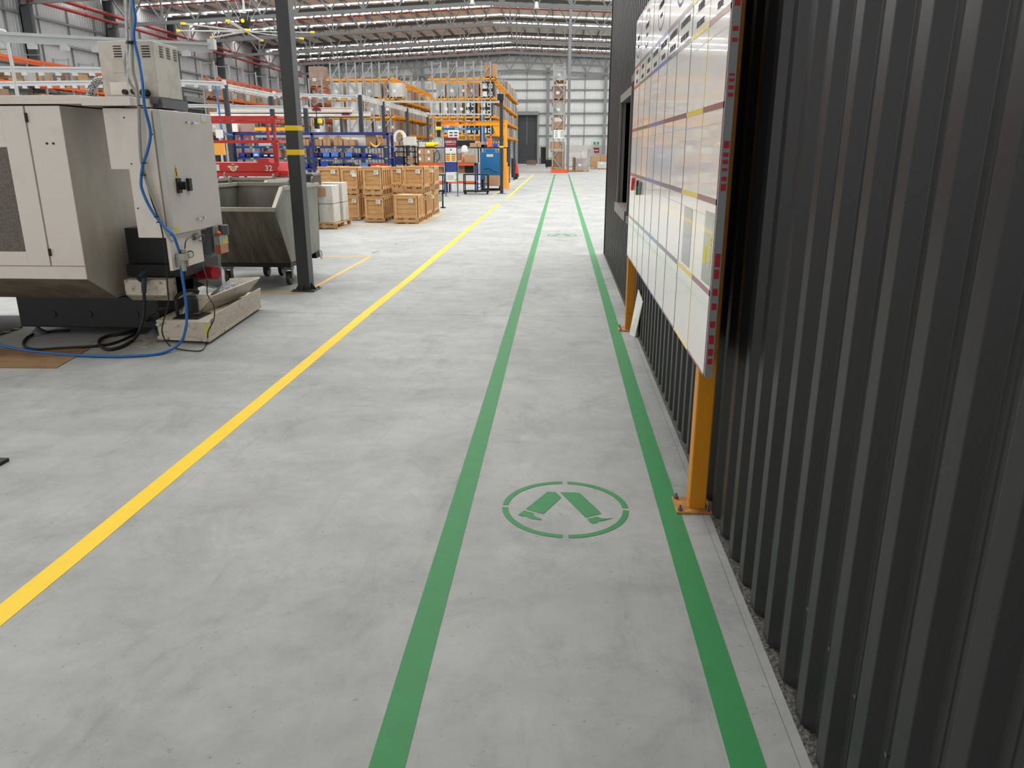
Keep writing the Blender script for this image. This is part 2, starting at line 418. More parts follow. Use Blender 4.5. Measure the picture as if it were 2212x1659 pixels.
# big red fire mains along the left wall
for z, s, r in ((11.1, 'upper', .13), (10.62, 'lower', .12)):
    mb = MB().tube([(XW + 1.06, 36, z), (XW + 1.06, 102, z)], r, 14, 0)
    for yy in range(38, 102, 6): mb.cyl((XW + 1.06, yy, z), (XW + 1.06, yy + .15, z), r + .03)
    tag(mb.build('fire_main_pipe', 'sprinkler', smooth=False), s + ' of the two thick red fire pipes along the left wall', 'pipe', 'red fire mains')
for k, Y in enumerate(TY[1:-1]):
    mb = MB().tube([(XW + 1.06, Y + 2.6, 11.3), (XW + 1.06, Y + 2.6, 12.), (XW + 1.4, Y + 2.6, roofz(XW + 1.4) - .6), (-6, Y + 2.6, roofz(-6) - .6), (14, Y + 2.6, roofz(14) - .6)], .05, 8, 0)
    for i in range(13): mb.cyl((XW + 3 + 3.3 * i, Y + 2.6, roofz(XW + 3 + 3.3 * i) - .6), (XW + 3 + 3.3 * i, Y + 2.6, roofz(XW + 3 + 3.3 * i) - .76), .03, n=6)
    tag(mb.build('sprinkler_pipe', 'sprinkler'), 'thin red sprinkler pipe under the roof, in the %s bay in from the end wall' % ORD[len(TY) - 3 - k], 'pipe', 'red sprinkler pipes')
for z, s in ((6.7, 'upper'), (5.9, 'lower')):
    tag(MB().tube([(-30, YE - .6, z), (-9.5, YE - .6, z)], .11, 10, 0).build('fire_main_pipe', 'sprinkler'), s + ' of the two dark red pipes across the end wall, seen between the rack blocks', 'pipe')
for px, py, s in ((1020, 9, 'left of the ridge'), (1159, 18, 'right of the ridge')):
    p = at(px, py, Y=58.); t = thing('high_bay_light', p, 'small white bell-shaped pendant light under the roof, ' + s, 'light')
    MB().lathe([(.04, .42), (.1, .4), (.13, .15), (.22, -.05), (.2, -.05)], p).build('lamp_shade', 'white', t, smooth=True)
    MB().cyl(p + Vector((0, 0, .4)), p + Vector((0, 0, 2)), .015).build('cord', 'steel_grey', t)

# =============== office wall on the right ===============
WX = .735
W0, W1 = -1.5, 12.85
g0, g1, gz0, gz1 = 8.6, 10.1, 1.0, 2.2     # window opening
def offwall():
    mb = corrugated('y', WX + .03, W0, W1, .012, lambda u: 5.4, .193, .062, .032, .03, -1)
    return mb
# split the sheet around the opening
pr = []
t = W0 + .04; pitch, crest, slope = .193, .062, .032; val = pitch - crest - 2 * slope
while t < W1:
    pr += [(t + .002, 0.0), (t + val * .45, 0), (t + val * .5, .09), (t + val * .55, 0), (t + val - .004, 0), (t + val - .001, .04), (t + val + .002, .12), (t + val + slope - .003, .88), (t + val + slope, .97), (t + val + slope + .004, 1), (t + val + slope + crest - .004, 1), (t + val + slope + crest, .97), (t + val + slope + crest + .003, .88), (t + pitch - .002, .1), (t + pitch - .0, .02)]; t += pitch
pr = [p for p in pr if p[0] < W1 - .02]
mb = MB()
def strip(z0, z1, sel):
    for (ua, ka), (ub, kb) in zip(pr[:-1], pr[1:]):
        if sel(ua, ub):
            xa = WX + .03 - .03 * ka; xb = WX + .03 - .03 * kb
            mb.add([(xa, ua, z0), (xb, ub, z0), (xb, ub, z1), (xa, ua, z1)], [(0, 1, 2, 3)])
ing = lambda a, b_: a > g0 and b_ < g1
strip(.012, gz0, lambda a, b_: True); strip(gz1, 5.4, lambda a, b_: True); strip(gz0, gz1, lambda a, b_: not ing(a, b_))
struct('wall_right', mb, 'wall_steel', fix=False)
struct('wall_office', MB().box(WX + .05, WX + .1, W0, g0, 0, 5.4).box(WX + .05, WX + .1, g1, W1, 0, 5.4).box(WX + .05, WX + .1, g0, g1, 0, gz0).box(WX + .05, WX + .1, g0, g1, gz1, 5.4)
       .box(WX + .05, 7, W1 - .1, W1, 0, 5.4).box(WX + .05, 7, W0, W1, 5.3, 5.4), 'black')
struct('trim_100', MB().box(WX - .012, WX + .06, W1 - .05, W1 + .02, 0.01, 5.4).box(WX + .0, WX + .06, W0, W1, 5.36, 5.44), 'wall_steel')
struct('trim_101', MB().box(WX - .012, WX + .06, W0, W1, 0, .004), 'dirt_strip')
o = struct('window_30', MB().box(WX + .16, WX + .17, g0, g1, gz0, gz1), 'blackglass')
MB().box(WX - .02, WX + .17, g0 - .04, g1 + .04, gz1 - .005, gz1 + .08).box(WX - .02, WX + .17, g1, g1 + .035, gz0, gz1 + .0).box(WX - .02, WX + .17, g0 - .035, g0, gz0, gz1).build('window_frame', 'flash', o)
MB().box(WX - .045, WX + .17, g0 - .05, g1 + .05, gz0 - .1, gz0 + .005).build('window_sill', 'flash', o)
MB().box(WX + .1, WX + .16, g0, g1, gz0, gz0 + .05).box(WX + .1, WX + .16, g0, g1, gz1 - .06, gz1).box(WX + .1, WX + .16, g1 - .05, g1, gz0, gz1).box(WX + .1, WX + .16, g1 - .6, g1 - .54, gz0, gz1).build('window_sash', 'black', o)
# screws: one mesh part of the wall
mb = MB(); i = 0
u = W0 + .04 + val + slope + crest * .5
while u < W1 - .1:
    for z in (.32, 3.3):
        mb.cyl((WX + .031, u + pitch / 2, z), (WX + .023, u + pitch / 2, z), .0065, n=8)
    u += pitch
mb.build('screw', 'bolt', bpy.data.objects['wall_right']); 

# =============== floor paint ===============
def line(name, pts, w, m, label, cat='painted floor line', z=.0015, grp=None):
    mb = MB()
    for a, b_ in zip(pts[:-1], pts[1:]):
        a = Vector((*a, 0)); b_ = Vector((*b_, 0)); d = (b_ - a).normalized(); s = Vector((-d.y, d.x, 0)) * w / 2
        mb.add([a - s, b_ - s, b_ + s, a + s, a - s + Vector((0, 0, z)), b_ - s + Vector((0, 0, z)), b_ + s + Vector((0, 0, z)), a + s + Vector((0, 0, z))],
               [(0, 3, 2, 1), (4, 5, 6, 7), (0, 1, 5, 4), (1, 2, 6, 5), (2, 3, 7, 6), (3, 0, 4, 7)])
    o = mb.build(name, m); tag(o, label, cat, grp); return o
def gp(x, y): p = at(x, y, Z=0); return (p.x, p.y)
line('walkway_line', [(-.448, -.5), gp(834.9, 1659), gp(907.5, 1400), gp(1049.9, 902), gp(1123.3, 640), gp(1198.6, 376.5)], .1, 'green_paint', 'green painted walkway line nearer the yellow line', grp='green walkway lines')
line('walkway_line', [(.54, -.5), gp(1617, 1659), gp(1538, 1400), gp(1383.3, 902), gp(1307.2, 640), gp(1228.1, 376.5)], .1, 'green_paint', 'green painted walkway line nearer the dark office wall', grp='green walkway lines')
line('aisle_line', [(-2.06, 0), gp(159.8, 1200), gp(547.4, 880), gp(794, 675), gp(887.6, 600), gp(1077.9, 440)], .1, 'yellow_paint', 'long wide yellow aisle line running in from the bottom left')
line('aisle_line', [gp(1095.3, 428), gp(1152.6, 376.5)], .1, 'yellow_paint', 'short far stretch of the wide yellow aisle line beyond its gap')
line('bay_marking', [gp(480, 633), gp(660, 631), gp(800, 554), gp(685, 554)], .05, 'yellow_tape', 'thin yellow bay outline around the steel tipping bin')
line('bay_marking', [gp(690, 485), gp(903, 484), gp(962, 457.5)], .05, 'yellow_tape', 'thin yellow bay outline in front of the wooden crates')
line('bay_marking', [gp(950, 440), gp(1078, 440.5)], .05, 'yellow_tape', 'nearer of two thin pale yellow cross lines left of the gap in the aisle line')
line('bay_marking', [gp(950, 426.5), gp(1060, 426), gp(1133, 378)], .05, 'yellow_tape', 'thin pale yellow line turning from below the red sign towards the far rack')
def stencil(cx, cy, r, label):
    t = thing('walkway_symbol', (cx, cy, 0), label, 'painted floor symbol', 'pedestrian symbols on the walkway'); z = .0015
    mb = MB()
    for q in range(4):
        n = 18; a0 = PI / 2 * q + .045; a1 = PI / 2 * (q + 1) - .045; V = []
        for i in range(n + 1):
            a = a0 + (a1 - a0) * i / n
            V += [(cx + math.cos(a) * r, cy + math.sin(a) * r, z), (cx + math.cos(a) * r * .905, cy + math.sin(a) * r * .905, z)]
        mb.add(V, [(2 * i, 2 * i + 1, 2 * i + 3, 2 * i + 2) for i in range(n)])
    mb.build('ring', 'green_paint', t)
    def poly(name, pts):
        V = []
        for px, py in pts:
            p = at(1050 + px / 6.32, 1000 + py / 6.32, Z=0)
            V.append((cx + (p.x - SC[0]) * r / SC[2], cy + (p.y - SC[1]) * r / SC[2], z))
        MB().add(V, [tuple(range(len(V)))]).build(name, 'green_paint', t)
    poly('leg', [(835, 398), (950, 400), (1027, 475), (785, 698), (540, 632)])
    poly('leg', [(1012, 402), (1240, 408), (1282, 415), (1550, 665), (1572, 697), (1358, 747)])
    poly('shoe', [(515, 652), (655, 688), (645, 715), (700, 745), (765, 770), (745, 782), (620, 765), (545, 728), (490, 730), (436, 710)])
    poly('shoe', [(1380, 765), (1520, 735), (1560, 755), (1620, 762), (1735, 755), (1590, 795), (1530, 800), (1515, 822), (1460, 830), (1420, 815)])
p0 = at(1218, 1040.5, Z=0); p1 = at(1221, 1162.5, Z=0); p2 = at(1084.5, 1098, Z=0); p3 = at(1358, 1102, Z=0)
SC = ((p2.x + p3.x) / 2, (p0.y + p1.y) / 2, (p0.y - p1.y + p3.x - p2.x) / 4)
stencil(SC[0], SC[1], SC[2], 'green stencilled walking legs in a ring, nearest the camera')
q = at(1214, 508, Z=0); stencil(q.x, q.y, .3, 'green walking-legs ring symbol, the far one between the green lines')
# =============== metrics board ===============
BX = .58
YB = [6.683, 6.226, 5.819, 5.44, 5.034, 4.631, 4.249, 3.805, 3.374, 2.951]
BC = ['b_red', 'b_green', 'b_green', 'b_blue', 'b_blue', 'b_purple', 'b_purple', 'b_yellow', 'b_maroon']
ZB = [2.262, 2.112, 1.79, 1.448, 1.107]; Z0, Z1 = .778, 2.605
bd = thing('metrics_board', (BX, 4.8, 0), 'long white metrics board with coloured column bands on yellow posts beside the dark wall', 'notice board')
MB().box(BX + .002, BX + .022, YB[-1] + .002, YB[0] - .002, Z0 + .002, Z1 - .002).build('back_panel', 'board_back', bd)
MB().box(BX - .002, BX + .002, YB[-1], YB[0], Z0, Z1).build('face_panel', 'board_white', bd)
MB().box(BX + .0, BX + .03, YB[-1] - .004, YB[-1], Z0 - .004, Z1 + .004).build('end_channel', 'steel_mid', bd); MB().box(BX, BX + .03, YB[0], YB[0] + .004, Z0, Z1).build('end_channel', 'steel_mid', bd)
for i in range(9):
    a, b_ = YB[i + 1], YB[i]
    for z in ZB: MB().box(BX - .0036, BX - .002, a, b_, z - .011, z + .011).build('band', BC[i], bd)
    MB().box(BX - .0036, BX - .002, a, b_, Z0 - .003, Z0 + .006).build('bottom_edge', BC[i], bd); MB().box(BX - .0036, BX - .002, a, b_, Z1 - .006, Z1 + .003).build('top_edge', BC[i], bd)
    mb = MB(); zt = ZB[0] if i in (1, 3, 5) else Z1
    if i < 8: mb.box(BX - .0034, BX - .002, a - .0018, a + .0018, Z0, zt)
    else: mb.box(BX - .0036, BX - .002, a, a + .012, Z0, Z1)
    mb.build('divider', BC[i] if i in (7, 8) else 'ink_navy', bd)
cols = [('SAFETY', 'ACTIONS'), ('QUALITY', 'ACTIONS B'), ('QUALITY', 'ACTIONS K'), ('PRODUCTIVITY', 'ACTIONS B'), ('PRODUCTIVITY', 'ACTIONS P'), ('CONTRIBUTION', 'KEY CELL 2020'), ('CONTRIBUTION', 'KEY CELL PARTS'), ('POSITIVE', 'MACHINING'), ('POSITIVE', 'PEOPLE')]
for i, (s1, s2) in enumerate(cols):
    yc = (YB[i] + YB[i + 1]) / 2
    text(s1, .043, 'ink_grey', bd, (BX - .0026, yc, 2.215), R_LEFT, sx=.9); text(s2, .036, 'ink_grey', bd, (BX - .0026, yc, 2.15), R_LEFT, sx=.9)
for yc, s in ((6.45, 'SAFETY'), (5.83, 'QUALITY'), (5.03, 'PRODUCTIVITY'), (4.22, 'CONTRIBUTION')):
    mb = MB(); n = 40; V = []
    for k in range(n):
        a = 2 * PI * k / n; cy_, cz = yc, 2.44
        V += [(BX - .0026, cy_ + math.cos(a) * .17, cz + math.sin(a) * .125), (BX - .0026, cy_ + math.cos(a) * .155, cz + math.sin(a) * .108)]
    mb.add(V, [(2 * k, 2 * k + 1, (2 * k + 3) % (2 * n), (2 * k + 2) % (2 * n)) for k in range(n)]).build('oval_badge', 'ink_navy', bd)
    text(s, .045, 'ink', bd, (BX - .0028, yc, 2.46), R_LEFT, sx=.7 if len(s) > 8 else 1); text('CHARTS', .03, 'ink_navy', bd, (BX - .0028, yc, 2.4), R_LEFT)
# dull document sleeves: sheets in the columns
MB().box(BX - .003, BX - .002, 3.47, 3.70, 1.13, 1.385).build('document', 'panel_grey', bd)
MB().box(BX - .003, BX - .002, 2.985, 3.16, 1.13, 1.405).build('document', 'sheet_green', bd)
mb = MB()
for k in range(5): mb.box(BX - .0036, BX - .003, 2.995 + .0 * k, 3.06, 1.30 - k * .02, 1.312 - k * .02)
mb.box(BX - .0036, BX - .003, 3.09, 3.15, 1.2, 1.27).build('document', 'label_yellow', bd)
for i in range(9):
    for z in ZB: MB().box(BX - .0028, BX - .002, YB[i + 1] + .012, YB[i] - .012, z - .062, z - .06).build('sleeve_edge', 'galv', bd)
# red lettering down the near end channel
rt = Matrix.Rotation(PI / 2, 3, 'Y') @ Matrix.Rotation(PI / 2, 3, 'X')
for s, z in (('SAINT', 2.2), ('FAVI', 1.93), ('TAURUS', 1.6), ('UNIT A', 1.24), ('USBBBBB', .94)):
    pass
mb = MB()
for z0, z1 in ((2.16, 2.19), (2.11, 2.13), (2.03, 2.045), (1.995, 2.008), (1.885, 1.893), (1.865, 1.876), (1.84, 1.853), (1.815, 1.828), (1.64, 1.665), (1.61, 1.625), (1.585, 1.6), (1.56, 1.57), (1.525, 1.54), (1.49, 1.515), (1.21, 1.26), (1.165, 1.2), (1.1, 1.127), (1.045, 1.07), (.975, 1.0), (.91, .945), (.862, .89), (.828, .85), (2.25, 2.28), (2.33, 2.36), (2.42, 2.45)):
    MB().box(BX + .006, BX + .025, YB[-1] - .0055, YB[-1] - .004, z0, z1).build('painted_letter', 'red_text', bd)
for yc in (3.40, 7.24 - .05):
    yy = 3.39 if yc < 4 else 7.2
    MB().box(.632, .712, yy - .04, yy + .04, .006, Z1 if yy < 4 else Z1).build('post', 'post_yellow', bd, bevel=.006)
    pl = MB().box(.57, .735, yy - .085, yy + .085, 0.001, .011).build('base_plate', 'plate_yellow', bd, bevel=.002)
    mb = MB()
    for sx in (.588, .716):
        for sy in (-.066, .066):
            mb.cyl((sx, yy + sy, .011), (sx, yy + sy, .022), .011, n=6).cyl((sx, yy + sy, .02), (sx, yy + sy, .038), .005, n=8)
    mb.build('anchor_bolt', 'bolt', pl)
MB().box(BX + .022, .64, 3.33, 3.45, 1.0, 1.06).box(BX + .022, .64, 3.33, 3.45, 2.2, 2.26).box(BX + .022, .64, 6.3, 7.24, 1.0, 1.06).box(BX + .022, .64, 6.3, 7.24, 2.2, 2.26).build('bracket', 'board_back', bd)
# magnetic pens on the board
def pen(px, py0, py1, m, cap, label):
    a = at(px, py0, X=BX - .014); b_ = at(px - 2.5, py1, X=BX - .014)
    o = thing('marker_pen', b_, label, 'marker pen', 'pens stuck on the board')
    mid = a + (b_ - a) * .35
    MB().cyl(mid, b_, .012, .011, n=12).build('barrel', m, o); MB().cyl(a, mid, .012, .012, n=12).build('cap', cap, o)
pen(1368, 384, 410, 'pen_red', 'pen_red', 'red marker pen stuck to the far end of the white board')
pen(1378.6, 390, 420, 'pen_green', 'ink', 'green marker pen with a black cap on the white board')
pen(1383.2, 392, 420, 'pen_grey', 'pen_grey', 'grey marker pen beside the green pen on the white board')
# leaning offcut of board behind the far post
a = at(1378, 628, X=.722); 
mb = MB(); p = [Vector((.66, 7.02, .0)), Vector((.7, 6.9, .0)), Vector((.735, 6.72, .36)), Vector((.715, 6.95, .43))]
nrm = Vector((.006, 0, 0)); mb.add(p + [v + nrm for v in p], [(0, 1, 2, 3), (7, 6, 5, 4), (0, 4, 5, 1), (1, 5, 6, 2), (2, 6, 7, 3), (3, 7, 4, 0)])
tag(mb.build('board_offcut', 'board_white'), 'white offcut of sheet leaning on the dark wall behind the far yellow post', 'sheet offcut')

# =============== black column with yellow bands ===============
c = thing('crane_post', (-3.07, 9.17, 0), 'tall black steel post with two yellow bands beside the steel bin', 'post')
MB().box(-3.165, -3.02, 9.07, 9.24, 0.012, 4.6).build('shaft', 'charcoal', c)
MB().box(-3.23, -2.95, 9.0, 9.3, 0, .014).build('base_plate', 'charcoal', c, bevel=.003)
mb = MB()
mb.prism([(-3.22, .014), (-3.165, .014), (-3.165, .1)], 'y', 9.14, 9.15).prism([(-3.02, .014), (-2.96, .014), (-3.02, .1)], 'y', 9.14, 9.15).prism([(9.01, .014), (9.07, .014), (9.07, .1)], 'x', -3.105, -3.095).build('gusset', 'charcoal', c)
mb = MB()
for x in (-3.205, -2.975):
    for y in (9.03, 9.27): mb.cyl((x, y, .014), (x, y, .03), .012, n=6)
mb.build('anchor_bolt', 'bolt', c)
for y0, y1 in ((271, 282), (323, 335)):
    za = at(620, y1, Y=9.07).z; zb = at(620, y0, Y=9.07).z
    MB().box(-3.168, -3.016, 9.067, 9.243, za, zb).build('yellow_band', 'yellow_paint', c)

# =============== CNC lathe ===============
XL, XR_ = -6.6, -3.966; YF = 6.2
cn = thing('cnc_lathe', (-4.6, 6.9, 0), 'large cream machine tool with black base and grey electrical cabinet', 'machine tool')
prof = [(YF, 1.975), (YF, .595), (6.6, .362), (7.55, .362), (7.55, 1.975)]
MB().prism(prof, 'x', XL, XR_).build('enclosure', 'cream_side', cn, bevel=.004)
# front panels, proud of the enclosure, with seams between
pl0 = at(60, 230, Y=YF).x; pl1 = at(108, 578, Y=YF).x; xs = (pl0 + pl1) / 2
zs = at(60, 574, Y=YF).z
MB().box(xs + .006, XR_ + .004, YF - .014, YF, zs + .004, 1.972).build('side_panel', 'cream', cn, bevel=.003)
wx1 = at(17, 318, Y=YF).x; wx1 = (wx1 + at(60, 543, Y=YF).x) / 2; wz1 = at(15, 318, Y=YF).z; wz0 = at(40, 543, Y=YF).z
dr = MB().box(wx1, xs - .006, YF - .018, YF, zs + .004, 1.972).box(XL, wx1, YF - .018, YF, wz1, 1.972).box(XL, wx1, YF - .018, YF, zs + .004, wz0).build('sliding_door', 'cream', cn, bevel=.002)
MB().box(XL, wx1, YF - .01, YF - .002, wz0, wz1).build('window_pane', 'smoked', dr)
hp = at(57, 254, Y=YF - .02); MB().box(hp.x - .008, hp.x + .008, YF - .03, YF - .016, hp.z - .035, hp.z + .035).build('latch', 'black', dr)
hp = at(108, 545, Y=YF - .02); MB().box(hp.x - .008, hp.x + .008, YF - .03, YF - .016, hp.z - .03, hp.z + .03).build('latch', 'black', dr)
MB().box(XL, XR_ + .004, YF - .014, YF, .598, zs - .003).build('lower_panel', 'cream', cn, bevel=.003)
mb = MB()
for px in (104, 118): q = at(px, 310, Y=YF); mb.cyl((q.x, YF - .02, q.z), (q.x, YF - .012, q.z), .009, n=12)
mb.build('bolt_hole', 'black', cn)
MB().add([(XL, YF, .592), (XR_, YF, .592), (XR_, 6.6, .36), (XL, 6.6, .36)], [(0, 1, 2, 3)]).build('underside_panel', 'under', cn, fix=False)
MB().box(XL, -3.74, YF - .03, 7.5, 1.985, 2.012).box(XL, -3.76, YF - .022, 7.5, 2.012, 2.05).build('top_trim', 'cream', cn, bevel=.003)
MB().box(-3.755, -3.36, YF - .05, 6.5, 1.972, 2.036).box(-3.755, -3.5, 6.3, 7.2, 1.972, 2.03).build('cable_channel', 'cream', cn, bevel=.003)
bs = MB().box(-4.93, -3.6, 6.6, 7.4, .085, .37).build('base', 'black', cn, bevel=.01)
mb = MB()
for px in (115, 193, 293): q = at(px, 678, Y=6.6); MB().cyl((q.x, 6.592, q.z), (q.x, 6.602, q.z), .03, n=16).build('port_cover', 'black', bs)
for fx, fy in ((-4.83, 6.68), (-3.72, 6.7)):
    ft = MB().lathe([(.085, 0), (.085, .012), (.03, .05), (.02, .06), (.02, .09)], (fx, fy, 0)).build('levelling_foot', 'steel_grey', cn, smooth=True)
# splash box and chip-filled recess under the cabinet
MB().prism([(6.5, .545), (6.5, .41), (6.6, .345), (7.0, .345), (7.0, .545)], 'x', -3.83, -3.45).build('splash_box', 'cream_dirty', cn, bevel=.004)
MB().box(-3.9, -3.42, 6.75, 7.5, .5, .97).build('recess_back', 'black', cn)
MB().box(-3.86, -3.32, 6.62, 7.3, .56, .66).box(-3.8, -3.45, 6.68, 7.3, .38, .56).build('chip_build_up', 'chips', cn)
# cabinet
cb = MB().box(-3.5, -3.262, 6.25, 7.24, .94, 1.952).build('electrical_cabinet', 'cream', cn, bevel=.004)
door = MB().box(-3.258, -3.2, 6.268, 7.222, .962, 1.948).build('cabinet_door', 'cab_grey', cn, bevel=.006)
mb = MB()
for px, py in ((402, 264), (415, 265.5), (427, 472.5), (439, 470)):
    q = at(px, py, X=-3.2); mb.cyl(q, q + Vector((.02, 0, 0)), .009, n=10)
q = at(415, 265.5, X=-3.2); mb.bar(q + Vector((.02, 0, 0)), q + Vector((.022, .07, -.004)), .005)
q = at(427, 472.5, X=-3.2); mb.bar(q + Vector((.015, 0, 0)), q + Vector((.015, .07, 0)), .003)
mb.build('latch', 'chrome', door)
sw = MB(); q = at(385, 401, X=-3.2); sw.box(-3.2, -3.185, q.y - .035, q.y + .035, q.z - .06, q.z + .06).cyl(q + Vector((.012, .02, 0)), q + Vector((.045, .02, 0)), .034, n=20).bar(q + Vector((.05, .02, -.03)), q + Vector((.05, .02, .03)), .02)
sw.build('isolator_switch', 'black', door)
q = at(406, 398, X=-3.2); MB().box(-3.2, -3.175, q.y - .03, q.y + .03, q.z - .055, q.z + .05).build('door_handle', 'black', door, bevel=.004)
q = at(380, 371, X=-3.199); tri = MB().prism([(q.y - .03, q.z - .045), (q.y + .03, q.z - .045), (q.y, q.z + .06)], 'x', -3.2, -3.198).build('warning_sticker', 'warn', door)
MB().bar(q + Vector((.003, .004, .03)), q + Vector((.003, -.006, 0)), .004).bar(q + Vector((.003, -.006, 0)), q + Vector((.003, .008, -.006)), .004).bar(q + Vector((.003, .008, -.006)), q + Vector((.003, -.002, -.035)), .004).build('bolt_symbol', 'ink', tri)
q = at(440, 257, X=-3.199); pl = MB().box(-3.2, -3.198, q.y - .05, q.y + .05, q.z - .035, q.z + .035).build('name_plate', 'galv', door); MB().box(-3.199, -3.1975, q.y - .045, q.y + .045, q.z - .033, q.z - .018).build('plate_band', 'label_yellow', pl)
q = at(382, 496, X=-3.199); MB().box(-3.2, -3.198, q.y - .03, q.y + .03, q.z - .02, q.z + .02).build('small_label', 'label_yellow', door)
MB().box(-3.655, -3.5, 6.262, 6.275, 1.49, 1.955).build('cover_plate', 'cream', cn)
mb = MB()
for px, py in ((268, 254), (284, 354), (298, 450), (329, 290)): q = at(px, py, Y=6.249); mb.cyl((q.x, 6.245, q.z), (q.x, 6.252, q.z), .006, n=10)
mb.build('screw', 'black', cb)
# service plate under the cabinet with regulator
sp = MB().prism([(6.24, .955), (6.24, .668), (6.83, .668), (6.83, .955)], 'x', -3.262, -3.235).build('service_panel', 'cream', cn, bevel=.003)
rg = MB(); q = at(393, 547, X=-3.17)
rg.cyl(q + Vector((0, .03, .0)), q + Vector((0, .03, .03)), .024, n=14).box(q.x - .025, q.x + .03, q.y - .02, q.y + .07, q.z - .06, q.z - .005).cyl(q + Vector((0, .0, -.03)), q + Vector((0, .0, -.15)), .02, n=14).cyl(q + Vector((0, .06, -.03)), q + Vector((0, .06, -.12)), .018, n=12).box(q.x - .06, q.x - .02, q.y, q.y + .05, q.z - .12, q.z)
rg.build('air_regulator', 'bin_rim', sp, bevel=.003)
g_ = at(412, 549, X=-3.14); gg = MB().cyl(g_ + Vector((-.02, .035, 0)), g_ + Vector((.006, -.02, 0)), .028, n=20).build('pressure_gauge', 'black', sp)
MB().cyl(g_ + Vector((.0062, -.0203, 0)), g_ + Vector((.0072, -.0225, 0)), .023, n=20).build('gauge_dial', 'paper', gg)
mb = MB().tube([(-3.22, 6.45, .8), (-3.19, 6.43, .89), (-3.19, 6.52, .92), (-3.2, 6.6, .9)], .006, 8)
q = at(423, 513, X=-3.22); mb.cyl(q + Vector((0, -.04, 0)), q + Vector((0, .05, .01)), .022, n=10).tube([q + Vector((0, .05, 0)), q + Vector((.02, .12, .01)), q + Vector((0, .14, -.05)), q + Vector((0, .06, -.03))], .005, 8)
mb.build('pipe_fitting', 'steel_grey', sp)
# lubricator
q = at(461, 510, Y=7.02); q2 = at(478, 549, Y=7.02)
lu = MB().box(-3.38, -3.24, 7.0, 7.08, .7, .98).build('lubricator_bracket', 'steel_grey', cn)
tx0, tx1 = q.x, q2.x; tz1, tz0 = q.z, q2.z; tm = tz0 + (tz1 - tz0) * .5
oil = MB().box(tx0 + .003, tx1 - .003, 7.023, 7.2, tz0, tm).build('oil_tank', 'oil', cn, bevel=.003)
MB().box(tx0, tx1, 7.02, 7.203, tm, tz1).build('tank_top', 'clear_grey', oil)
MB().box(tx1 - .001, tx1 + .002, 7.08, 7.18, tm, tz1 - .02).build('yellow_label', 'label_yellow', oil)
MB().box(tx0 - .004, tx1 + .004, 7.01, 7.21, tz1, tz1 + .012).cyl((tx1 - .01, 7.15, tz1), (tx1 - .01, 7.15, tz1 + .09), .045, n=16).build('tank_pump', 'steel_grey', oil)
MB().lathe([(.025, 0), (.03, .012), (.018, .03), (.0, .035)], ((tx0 + tx1) / 2, 7.06, tz1 + .012), 12).build('filler_cap', 'orange', oil)
q = at(467, 590, Y=7.0)
mo = MB().cyl(q + Vector((-.16, .06, 0)), q, .062, n=24).cyl(q + Vector((-.3, .12, 0)), q + Vector((-.16, .06, 0)), .075, n=24).build('coolant_motor', 'red_motor', cn, bevel=.004)
MB().prism([(7.2, .97), (7.0, .45), (7.5, .3), (7.6, .97)], 'x', -3.5, -3.4).build('support_bracket', 'steel_grey', cn)
# louvred box on top
lb = MB().box(-3.76, -3.3, 6.5, 6.92, 2.052, 2.48).build('transformer_box', 'cream_box', cn, bevel=.005)
mb = MB()
for cx_, n in ((252, 5), (313, 5)):
    mb = MB()
    for k in range(n):
        q = at(cx_ + k * .9, 100 + k * 5.6, Y=6.5); mb.prism([(6.5, q.z - .003), (6.493, q.z - .003), (6.5, q.z + .005)], 'x', q.x - .033, q.x + .033)
    mb.build('louvre', 'black', lb)
for cx_ in (347, 362, 377):
    mb = MB()
    for k in range(5):
        q = at(cx_ + k * .6, 101 + (cx_ - 347) * .26 + k * 5.4, X=-3.3); mb.prism([(-3.3, q.z - .003), (-3.293, q.z - .003), (-3.3, q.z + .005)], 'y', q.y - .03, q.y + .03)
    mb.build('louvre', 'black', lb)
MB().box(-3.7, -3.4, 6.494, 6.5, 2.07, 2.17).build('gland_plate', 'cream', lb)
MB().box(-3.66, -3.56, 6.492, 6.5, 2.24, 2.34).build('rating_plate', 'cream_side', lb)
mb = MB(); q = at(318, 201, Y=6.49); mb.cyl(q, q + Vector((0, -.07, 0)), .028, n=16).cyl(q + Vector((.04, -.07, 0)), q + Vector((-.02, -.06, 0)), .02, n=14)
q = at(272, 199, Y=6.49); mb.cyl(q, q + Vector((0, -.03, 0)), .02, n=12); q = at(291, 198, Y=6.49); mb.cyl(q, q + Vector((0, -.03, 0)), .022, n=12)
mb.build('cable_gland', 'black', lb)
MB().box(-3.75, -3.3, 6.46, 7.0, 2.0, 2.05).box(-3.45, -3.28, 6.5, 6.95, 1.97, 2.04).build('mounting_rail', 'steel_grey', cn)
# armoured conduit hoop behind the box
a = at(195, 206, Y=6.9); 
mb = MB().tube([at(x_, y_, Y=6.7) for x_, y_ in ((196, 212), (198, 192), (209, 177), (224, 174), (235, 186), (238, 206))], .033, 14)
mb.build('flexible_conduit', 'chips2', cn, smooth=True)
mb.f and None

